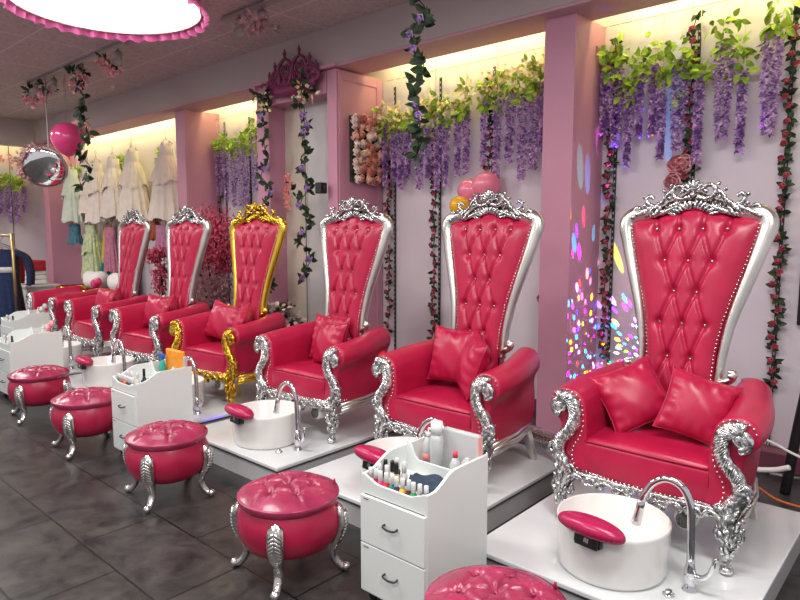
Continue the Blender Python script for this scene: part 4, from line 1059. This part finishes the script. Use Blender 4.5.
# ---------------------------------------------------------------- balloons, mirror, ceiling pieces
bp_ = mat('pink_latex', (.90, .25, .38), .22, coat=.4); by_ = mat('yellow_latex', (.95, .50, .02), .25, coat=.4); bh = mat('hot_pink_latex', (.80, .06, .24), .2, coat=.6)
bclear = mat('clear_pink_latex', (.95, .62, .62), .1, trans=.75)
def balloon(loc, r, m, label, group=None):
    o = MB().lathe([(0, -1.12), (.06, -1.14), (.03, -1.06), (.18, -.98), (.5, -.78), (.82, -.42), (.98, 0), (.93, .4), (.72, .74), (.4, .93), (0, 1.0)], 28, cap=False)
    o.v = [(x*r, y*r, z*r) for x, y, z in o.v]; o = o.build('balloon', m, loc=loc); o.data.materials[0] = m; return tag(o, label, 'balloon', group)
balloon((-3.46, 4.84, 1.985), .125, bp_, 'left one of the two light pink balloons above the second chair crest', 'light pink balloons')
balloon((-3.30, 4.86, 2.03), .135, bp_, 'right one of the two light pink balloons above the second chair crest', 'light pink balloons')
balloon((-3.42, 4.62, 1.845), .095, by_, 'small yellow balloon left of the second chair crest')
balloon((-8.62, 3.30, 2.79), .21, bh, 'hot pink balloon hanging near the far ceiling track')
balloon((-8.98, 3.42, 2.93), .13, bclear, 'left small clear pink balloon behind the hot pink one')
balloon((-8.72, 3.50, 2.95), .13, bclear, 'right small clear pink balloon behind the hot pink one')
for x, y, z, w in ((-8.62, 3.30, 2.99, 'hot pink'), (-8.98, 3.42, 3.05, 'clear pink')):
    tag(MB().tube([(0, 0, 0), (0, 0, 3.6-z)], .003, 5).build('balloon_string', M['wire'], loc=(x, y, z)), 'thin string from the ceiling holding the %s balloon' % w, 'string')
mr_ = thing('convex_mirror', 'round convex security mirror tilted down, decked with pink flowers, far left', 'mirror', (-8.66, 3.02, 2.42))
mr_.scale = (.76,)*3
mm = Euler((0, .0, 0)).to_matrix()
fwd = Vector((.78, -.52, -.42)).normalized(); rotm = fwd.to_track_quat('Z', 'Y').to_matrix()
MB().lathe([(.335, -.02), (.33, .0), (.29, .025), (.22, .050), (.11, .07), (0, .076)], 40, cap=False, m=rotm).build('mirror_face', mat('mirror_glass', (.9, .9, .9), .03, 1.), mr_)
MB().lathe([(.32, -.03), (.345, -.03), (.345, .012), (.325, .012)], 40, cap=False, m=rotm).build('rim', M['pearl'], mr_)
MB().tube([tuple(rotm @ Vector((0, 0, -.02))), tuple(rotm @ Vector((0, 0, -.1))), (-.2, .15, .3), (-.2, .15, 1.52)], .014, 8).build('bracket', M['ceilframe'], mr_)
leaves_mb([tuple(rotm @ Vector((.36*cos(a), .36*sin(a), 0))) for a in [x*.2+1.7 for x in range(11)]], 120, .06, .045, .06, 9).build('flower_trim', M['blush'], mr_, recalc=False, smooth=False)

lp = thing('round_ceiling_lamp', 'large round glowing ceiling lamp with a pink ruffled edge, top left', 'ceiling lamp', (-5.32, 2.40, 3.44))
lp.scale = (.95, .95, .8)
MB().lathe([(0, 0), (.745, 0), (.745, .01), (0, .01)], 64, cap=False).build('diffuser', emis('lamp_glow', (1, .97, .94), 5.0), lp)
MB().lathe([(.755, -.01), (.765, -.01), (.765, .215), (.755, .215)], 64, cap=False).build('rim', M['pearl'], lp)
m, nt, b_ = nodemat('pink_ruffle'); tl = nt.nodes.new('ShaderNodeBsdfTranslucent'); tl.inputs['Color'].default_value = (.95, .25, .55, 1); mx = nt.nodes.new('ShaderNodeMixShader'); mx.inputs[0].default_value = .5
b_.inputs['Base Color'].default_value = (.85, .16, .45, 1); b_.inputs['Roughness'].default_value = .4
nt.links.new(b_.outputs[0], mx.inputs[1]); nt.links.new(tl.outputs[0], mx.inputs[2]); nt.links.new(mx.outputs[0], nt.nodes['Material Output'].inputs['Surface'])
def ruf(u, v):
    a = 2*PI*u; r = .772+(.022+.028*v)*(.5+.5*sin(a*38+sin(a*7)*1.5))+.012*v; z = .03-.10*v+.012*sin(a*38+1)*v
    return (r*cos(a), r*sin(a), z)
MB().grid(ruf, 420, 6, closeu=True).build('ruffle', m, lp)

def track(x0, x1, y, label, heads):
    t = thing('track_light', label, 'track light', (x0, y, 3.585))
    MB().box(((x1-x0)/2, 0, .01), (x1-x0, .06, .03)).build('track', M['ceilframe'], t, smooth=False)
    for x, dx in heads:
        m_ = Vector((dx, -.4, -.75)).to_track_quat('Z', 'Y').to_matrix()
        h_ = MB().lathe([(0, 0), (.045, 0), (.055, .15), (.05, .15), (.04, .13), (0, .13)], 16, (x-x0, 0, -.06), m=m_, cap=False).tube([(x-x0, 0, 0), (x-x0, 0, -.08)], .012, 6).build('lamp_head', M['ceilframe'], t)
        MB().lathe([(0, .125), (.042, .125)], 16, (x-x0, 0, -.06), m=m_, cap=False).build('lens', M['glass'], h_)
    return t
track(-9.6, -6.75, 3.22, 'long grey ceiling track with spot heads and pink flowers, upper left', [(-9.3, -.3), (-8.75, .5), (-7.9, 0.), (-6.95, .6)])
track(-5.35, -4.2, 3.50, 'short ceiling track beside the round ruffled lamp', [(-5.1, .5), (-4.75, .6)])
for i, (x, w) in enumerate(((-9.45, 'leftmost'), (-8.9, 'second'), (-7.95, 'third, above the hanging vine'), (-7.05, 'rightmost'))):
    t = thing('flower_spray', 'pink blossom spray on the long ceiling track, %s' % w, 'flowers', (x, 3.16, 3.50), group='flower sprays on the long track')
    q = random.Random(i)
    leaves_mb([(q.uniform(-.13, .13), q.uniform(-.05, .05), q.uniform(-.05, .0)) for _ in range(8)], 26, .10, .05, .05, 40+i, .4).build('leaves', M['leafdark'], t, recalc=False, smooth=False)
    leaves_mb([(q.uniform(-.16, .16), q.uniform(-.05, .05), q.uniform(-.20, -.03)) for _ in range(7)], 70, .05, .042, .045, 60+i, .5).build('blossoms', M['rosepink'], t, recalc=False, smooth=False)
t = thing('flower_spray', 'glassy blossom spray on the short track beside the round lamp', 'flowers', (-4.72, 3.42, 3.50))
leaves_mb([(R.uniform(-.1, .1), R.uniform(-.05, .05), R.uniform(-.1, .0)) for _ in range(8)], 60, .09, .05, .05, 71, .4).build('blossoms', M['blush'], t, recalc=False, smooth=False)
for x, y, w in ((-5.2, 3.98, 'above the pink crown'), (-8.9, 4.05, 'above the dress bay'), (-10.9, 3.9, 'near the far ceiling corner')):
    o = MB().lathe([(0, 0), (.045, 0), (.04, -.01), (.012, -.014), (.012, -.05), (.03, -.052), (.03, -.056), (0, -.056)], 16, cap=False).build('sprinkler', M['pearl'], loc=(x, y, ZC))
    tag(o, 'small sprinkler head on the ceiling '+w, 'sprinkler', 'ceiling sprinklers')
o = MB().lathe([(0, 0), (.17, 0), (.20, -.05), (.12, -.10), (.08, -.13), (0, -.13)], 24, cap=False).build('speaker_dome', M['ceilframe'], loc=(-10.6, 2.95, ZC)); tag(o, 'grey domed fixture on the ceiling at the left picture edge', 'ceiling fixture')

# ---------------------------------------------------------------- dresses
def dress(name, label, x, y, ztop, hem, r, m, seed, cat='dress', group=None, waist=.30, sleeves=0, tier=True, rz=0, sash=None, bodice=.17):
    t = thing(name, label, cat, (x, y, ztop), rz, group); H = ztop-hem; ph = seed*1.7
    def f(u, v):
        a = 2*PI*u; z = -.10-(H-.10)*v; vw = waist/H
        if v < vw: q = v/vw; rx = bodice*(.72+.28*sin(PI*min(1, q*1.6)*.5))*(1-.16*q); ry = .09
        else:
            q = (v-vw)/(1-vw); rx = bodice*.84+(r-bodice*.84)*q**.75; ry = .09+(.20*r/.36-.09)*q**.8
            w = (.018+.05*q)*(sin(a*13+ph)+.5*sin(a*21+ph*2)); rx *= 1+w; ry *= 1+w; k9 = 1+.03*sin(a*34+ph)*q; rx *= k9; ry *= k9
            z += .02*sin(a*5+ph)*q
        return (rx*cos(a), ry*sin(a), z)
    MB().grid(f, 96, 26, closeu=True).build('skirt', m, t)
    if tier:
        def g(u, v):
            a = 2*PI*u; q = .02+.55*v; rr = bodice*.9+(r*.92-bodice*.9)*q**.8; w = (.02+.06*v)*sin(a*16+ph+1)
            return (rr*(1+w)*cos(a), (.09+.12*q*r/.36)*(1+w)*sin(a)*1.15, -waist-.02-(H-waist)*.42*v+.035*sin(a*3+ph)*v+.012*sin(a*9)*v)
        MB().grid(g, 96, 10, closeu=True).build('tier', m, t)
    if sash: MB().lathe([(bodice*.86, -waist-.03), (bodice*.9, -waist), (bodice*.86, -waist+.03)], 24, sy=.6, cap=False).build('sash', sash, t)
    if sleeves:
        for sx in (-1, 1): MB().tube(crom([(sx*bodice*.7, 0, -.13), (sx*(bodice+.08), 0, -.22), (sx*(bodice+.13), -.02, -.42), (sx*(bodice+.12), -.03, -.62*sleeves)], 4), lambda q: .045-.012*q, 10).build('sleeve', m, t)
    else:
        for sx in (-1, 1): MB().tube([(sx*bodice*.62, 0, -.13), (sx*bodice*.5, 0, -.02)], .012, 6).build('strap', m, t)
    hg = MB().tube([(-.19, 0, -.09), (0, 0, -.0), (.19, 0, -.09)], .006, 6).tube(crom([(0, 0, 0), (0, 0, .05), (.03, 0, .085), (0, 0, .115), (-.03, 0, .09)], 4), .004, 6)
    hg.build('hanger', M['wire'], t)
    return t
pk = mat('pale_pink_sash', (.85, .52, .50), .6)
DG = 'ivory tulle dresses in the dress bay'
for i, (x, r, hem, zt, m, w) in enumerate(((-12.20, .31, 1.80, 2.84, 'tullemint', 'pale mint white tulle dress, leftmost of the hanging row'), (-11.62, .28, 1.93, 2.82, 'tulle', 'narrow ivory tulle dress, second in the hanging row'), (-11.15, .32, 1.78, 2.88, 'tulle', 'ivory tulle dress, third in the hanging row'),
        (-10.62, .34, 1.86, 2.92, 'tulle', 'ivory tulle dress, fourth in the hanging row'), (-9.82, .38, 1.80, 2.96, 'tulle', 'full ivory tulle dress left of the thick wisteria'), (-8.86, .42, 1.80, 2.98, 'tulle', 'wide ivory tulle dress between the thick wisteria and the pink pillar'))):
    dress('tulle_dress', w, x, 4.70+.05*(i % 2), zt, hem, r, M[m], i, group=DG, sash=pk if i else None, bodice=.15, waist=.24)
dress('tulle_dress', 'ivory tulle dress tucked half behind the full one left of the thick wisteria', -10.18, 4.84, 2.94, 1.85, .26, M['tulle'], 9, group=DG, sash=pk, bodice=.12, waist=.24)
def fab(n, c, **k): return mat(n, c, .8, var=.25, vscale=18, bump=.4, bscale=60, **k)
CG = 'costumes on the lower rail'
for i, (x, zt, hem, r, m, w, sl) in enumerate(((-12.25, 1.86, 1.40, .22, fab('blue_yellow_print', (.08, .20, .28)), 'dark teal printed top under the mint tulle dress', 0), (-11.72, 1.84, .78, .30, fab('celadon_net', (.62, .72, .42)), 'pale green net dress on the lower rail', 0), (-11.18, 1.82, 1.10, .22, fab('mustard_net', (.75, .55, .10)), 'mustard yellow dress on the lower rail', 0),
        (-10.75, 1.80, .95, .20, fab('mauve_fur', (.60, .22, .32)), 'mauve pink fluffy costume on the lower rail', 0), (-11.02, 1.30, .55, .28, fab('teal_satin', (.01, .30, .32)), 'teal satin costume below the yellow dress', 1), (-10.42, 1.72, .45, .17, fab('navy_satin', (.01, .03, .16)), 'navy costume left of the farthest chair back', 1),
        (-8.98, 1.82, 1.25, .20, fab('orchid_satin', (.60, .25, .42)), 'orchid pink dress right of the farthest chair back', 0), (-8.42, 1.86, 1.10, .20, fab('midnight_satin', (.01, .01, .08)), 'midnight blue dress beside the pink pillar', 0), (-8.80, 1.15, .35, .24, fab('black_sequin', (.012, .014, .022)), 'black sequinned gown between the two far chair backs', 0), (-9.3, 1.88, 1.5, .14, fab('rust_print', (.45, .12, .03)), 'rust orange printed top beneath the thick wisteria', 0))):
    dress('costume', w, x, 4.72+.08*(i % 3), zt, hem, r, m, 20+i, 'costume', CG, tier=(i in (1,)), sleeves=sl, waist=.24)
o = MB().tube([(0, 0, 0), (4.5, 0, 0)], .012, 8).build('clothes_rail', M['pearl'], loc=(-12.7, 4.78, 1.99)); tag(o, 'lower silver rail across the dress bay wall', 'rail')

# ---------------------------------------------------------------- gold clothes rack with costumes, left edge
rk = thing('clothes_rack', 'gold tube clothes rack at the left picture edge', 'clothes rack', (-10.08, 3.03, 0))
MB().tube([(0, 0, .38), (0, 0, 1.60)], .022, 10).tube([(-1.5, 0, .38), (-1.5, 0, 1.60)], .022, 10).build('post', M['brass'], rk)
MB().tube([(.02, 0, 1.57), (-1.52, 0, 1.57)], .016, 10).tube([(0, 0, .42), (-1.5, 0, .42)], .014, 10).build('crossbar', M['brass'], rk)
MB().box((0, 0, .40), (.07, .06, .12)).build('joint', M['brass'], rk, smooth=False, bevel=.01)
for x in (0, -1.5):
    for sy in (-1, 1): MB().tube([(x, 0, .38), (x+.04, sy*.24, .012)], .018, 8).build('foot', M['brass'], rk)
RG = 'costumes on the gold rack'
for i, (x, m, w, b_) in enumerate(((-10.32, fab('royal_blue_suit', (.012, .03, .10)), 'blue costume with white chest band at the front of the gold rack', .20), (-10.55, M['black'], 'black suit right behind the blue costume on the gold rack', .24), (-10.85, fab('deep_red_suit', (.40, .02, .02)), 'red costume behind the black suit on the gold rack', .20), (-11.15, fab('ink_suit', (.01, .02, .07)), 'ink blue costume at the rear of the gold rack', .20))):
    t = dress('costume', w, x, 3.03-(.08 if i == 0 else 0), 1.46, .28, b_+.02, m, 50+i, 'costume', RG, tier=False, sleeves=1, waist=.5, rz=PI/2-.35, bodice=b_)
    if i == 0: MB().lathe([(.165, -.42), (.178, -.42), (.178, -.34), (.165, -.34)], 24, sy=.56, cap=False).build('chest_band', fab('white_band', (.7, .7, .7)), t)

# ---------------------------------------------------------------- far reception things
def copy_part_tree(src, skip, name, label, loc):
    index(); t = thing(name, label, 'armchair', loc)
    for ch in list(KIDS.get(src.name, [])):
        if ch.name.split('.')[0] in skip: continue
        copy_tree(ch, t)
    return t
copy_part_tree(c1, ('backrest', 'rear_panel', 'back_frame', 'crest'), 'low_armchair', 'low pink armchair with silver scroll arm beyond the farthest throne chair', (-8.62, CY, PZ))
dup(plat, (-8.74, 3.04, 0), 'glossy white platform under the low pink armchair')
tub = thing('storage_tub', 'round pink tub with gold rim, left one near the reception', 'tub', (-10.05, 3.85, 0), group='pink tubs with gold rims')
MB().lathe([(0, 0), (.24, 0), (.28, .78), (.26, .78), (.22, .06), (0, .06)], 32, cap=False).build('tub_wall', M['leather'], tub)
MB().lathe([(.255, .77), (.29, .77), (.29, .81), (.255, .81)], 32, cap=False).build('rim', M['goldband'], tub)
dup(tub, (-9.20, 3.85, 0), 'round pink tub with gold rim, right one behind the farthest throne chair')
plush = mat('white_plush', (.86, .82, .80), .95, bump=.6, bscale=60, bdist=.02)
for x, y, w in ((-9.75, 4.02, 'left'), (-8.90, 4.02, 'right')):
    o = MB().ball((0, 0, .10), (.27, .16, .13), 20, 12).ball((-.16, 0, .14), (.13, .12, .11), 12, 8).ball((.16, 0, .14), (.13, .12, .11), 12, 8).build('plush_cushion', plush, loc=(x, y, .79))
    tag(o, '%s fluffy white cushion resting on the pink tubs' % w, 'cushion', 'fluffy white cushions')
    p = MB().ball((0, 0, 0), .07, 12, 8).ball((.08, 0, .03), .06, 10, 7).build('pompom', bh, loc=(x+.27, y-.12, .87)); tag(p, 'hot pink pompom beside the %s fluffy white cushion' % w, 'pompom', 'hot pink pompoms')
ct = thing('cabinet', 'low white cabinet far left between the clothes rack and pink tubs', 'cabinet', (-12.2, 3.95, 0))
MB().box((0, 0, .34), (.9, .5, .68)).build('body', M['laminate'], ct, smooth=False, bevel=.006)
MB().box((0, 0, .70), (.96, .56, .035)).build('worktop', M['white'], ct, smooth=False, bevel=.004)
MB().box((0, -.255, .36), (.86, .012, .55)).build('door', M['edge'], ct, smooth=False, bevel=.003)
for i in range(3):
    o = MB().rbox((0, 0, .04), (.50-.05*i, .34, .075), .03).build('folded_towel', plush, loc=(-12.15+.02*i, 3.92, .72+.078*i)); tag(o, 'white folded towel on the low far cabinet, %s' % ['bottom of the stack', 'middle of the stack', 'top of the stack'][i], 'towel', 'folded towels')
o = MB().rbox((0, 0, .09), (.42, .26, .18), .02).build('red_case', mat('red_case', (.50, .02, .04), .4), loc=(-12.1, 3.95, .955)); tag(o, 'red case lying on the white towels at the far cabinet', 'case')
pile = MB()
for i in range(16): pile.ball((R.uniform(-.3, .3), R.uniform(-.2, .2), .05+.05*(i % 4)), (R.uniform(.10, .18), .10, .045), 10, 6)
tag(pile.build('clothes_pile', fab('pink_fabric', (.65, .22, .36)), loc=(-9.55, 2.40, .0)), 'heap of pink fabric on the floor under the clothes rack', 'fabric')

# ---------------------------------------------------------------- duct, cables and pipes behind the platforms
pts = crom([(-2.45, 3.66, .26), (-2.2, 3.68, .255), (-1.9, 3.62, .255), (-1.60, 3.46, .25)], 26)
o = MB().tube(pts, lambda q: .066+.007*(1 if int(q*78+.5) % 2 else -1), 16).build('foil_duct', M['duct'], recalc=True); tag(o, 'silver corrugated foil duct running behind the second and nearest chairs', 'duct')
def cable(pts, r, m, label, cat='cable', name='cable'):
    tag(MB().tube(crom(pts, 8), r, 8).build(name, m), label, cat)
cable([(-.95, 4.2, .42), (-.80, 4.25, .36), (-.62, 4.3, .28), (-.30, 4.35, .22), (.3, 4.4, .15)], .008, M['edge'], 'thin white cable drooping right of the nearest throne chair')
cable([(-.98, 4.35, .12), (-.80, 4.30, .17), (-.70, 4.27, .22)], .017, M['edge'], 'short white plastic pipe behind the nearest platform', 'pipe', 'pipe')
cable([(-1.0, 3.95, .10), (-.85, 4.05, .14), (-.72, 4.12, .06), (-.5, 4.2, .02)], .007, mat('orange_cable', (.7, .16, .03), .5), 'orange cable on the floor behind the nearest platform')
cable([(-.85, 4.55, .06), (-.60, 4.45, .10), (-.35, 4.40, .07), (0, 4.3, .02)], .012, M['wire'], 'grey hose lying along the wall behind the nearest platform', 'hose', 'hose')
o = MB().box((0, 0, .06), (2.6, .12, .12)).build('cable_trunking', M['base'], loc=(.2, 4.88, 0), smooth=False, bevel=.005); tag(o, 'mauve cable trunking along the wall foot at the right', 'trunking')
for x0, l in ((-.62, 'black leaning bar standing in for floor shadow at the right picture edge'),):  # dark bar added where the floor behind the platform lies in shadow
    cable([(-.74, 4.42, .0), (-.70, 4.44, .40), (-.64, 4.46, .9)], .03, M['blackmetal'], l, 'stand', 'shadow_bar')
# disco lamp behind the nearest chair arm
dl = thing('disco_lamp', 'small black party lamp standing on the floor behind the nearest throne chair', 'lamp', (-1.80, 4.85, 0))
MB().lathe([(0, 0), (.07, 0), (.07, .02), (.02, .04), (.018, .62), (.06, .66), (.06, .70), (0, .70)], 20, cap=False).build('stand', M['black'], dl)
dl.scale = (1, 1, .70)
MB().ball((0, 0, .74), .05, 16, 12).build('glass_dome', M['glass'], dl)

o = MB().box((0, 0, 0), (.55, .03, .78)).build('wall_screen', M['black'], loc=(-.555, 4.985, 1.38), smooth=False, bevel=.006); tag(o, 'black wall screen cut off by the right picture edge', 'screen')
# ---------------------------------------------------------------- light and camera
def area(x, y, z, sx, sy, power, col=(1, .96, .93), rot=(0, 0, 0)):
    l = bpy.data.lights.new('ceiling_fill', 'AREA'); l.shape = 'RECTANGLE'; l.size = sx; l.size_y = sy; l.energy = power; l.color = col
    o = bpy.data.objects.new('ceiling_fill', l); COL.objects.link(o); o.location = (x, y, z); o.rotation_euler = rot; return o
for x, y in ((-.6, 1.6), (-3.2, .9), (-8.6, 1.2), (-5.9, .2), (-11.3, 1.6), (.8, 0.2), (-2.2, -1.2)):  # unseen area lights added at ceiling height to fill the room, no fixtures
    area(x, y, 3.58, 1.2, .6, 70)
l = bpy.data.lights.new('party_light', 'POINT'); l.energy = 85; l.shadow_soft_size = .004; l.use_nodes = True
nt = l.node_tree; N, L = nt.nodes, nt.links; em = N['Emission']; tc = N.new('ShaderNodeTexCoord')
v = N.new('ShaderNodeTexVoronoi'); v.inputs['Scale'].default_value = 9.; v.inputs['Randomness'].default_value = .8
L.new(tc.outputs['Normal'], v.inputs['Vector'])
lt = N.new('ShaderNodeMath'); lt.operation = 'LESS_THAN'; lt.inputs[1].default_value = .30; L.new(v.outputs['Distance'], lt.inputs[0])
hs = N.new('ShaderNodeHueSaturation'); hs.inputs['Saturation'].default_value = 1.6; L.new(v.outputs['Color'], hs.inputs['Color'])
sp = N.new('ShaderNodeMix'); sp.data_type = 'RGBA'; sp.blend_type = 'MULTIPLY'; sp.inputs['Factor'].default_value = 1; L.new(hs.outputs['Color'], sp.inputs[6]); sp.inputs[7].default_value = (.8, .55, 1.3, 1)
L.new(sp.outputs[2], em.inputs['Color'])
ml = N.new('ShaderNodeMath'); ml.operation = 'MULTIPLY'; ml.inputs[1].default_value = 5.; L.new(lt.outputs[0], ml.inputs[0]); dp = N.new('ShaderNodeVectorMath'); dp.operation = 'DOT_PRODUCT'; dp.inputs[1].default_value = Vector((-.72, .30, .62)).normalized(); L.new(tc.outputs['Normal'], dp.inputs[0])
gt = N.new('ShaderNodeMath'); gt.operation = 'GREATER_THAN'; gt.inputs[1].default_value = .25; L.new(dp.outputs['Value'], gt.inputs[0])
m3 = N.new('ShaderNodeMath'); m3.operation = 'MULTIPLY'; L.new(ml.outputs[0], m3.inputs[0]); L.new(gt.outputs[0], m3.inputs[1]); L.new(m3.outputs[0], em.inputs['Strength'])
o = bpy.data.objects.new('party_light', l); COL.objects.link(o); o.location = (-1.80, 4.85, .62)
w = bpy.data.worlds.new('world'); sc.world = w; w.use_nodes = True
w.node_tree.nodes['Background'].inputs['Color'].default_value = (.92, .90, .95, 1); w.node_tree.nodes['Background'].inputs['Strength'].default_value = .62
cam = bpy.data.cameras.new('camera'); co = bpy.data.objects.new('camera', cam); COL.objects.link(co)
YAW = math.radians(48.1626); PIT = math.radians(6.1411)
h = Vector((-cos(YAW), sin(YAW), 0)); rt = Vector((sin(YAW), cos(YAW), 0)); fw = h*cos(PIT)+Vector((0, 0, -sin(PIT))); up = rt.cross(fw)
co.matrix_world = Matrix(((rt.x, up.x, -fw.x, 0), (rt.y, up.y, -fw.y, 0), (rt.z, up.z, -fw.z, 1.62), (0, 0, 0, 1)))
cam.sensor_width = 36; cam.lens = 632/800*36; cam.clip_end = 60; sc.camera = co
sc.view_settings.view_transform = 'Standard'; sc.view_settings.look = 'None'; sc.view_settings.gamma = 1; sc.view_settings.use_curve_mapping = False
sc.view_settings.exposure = 0.0
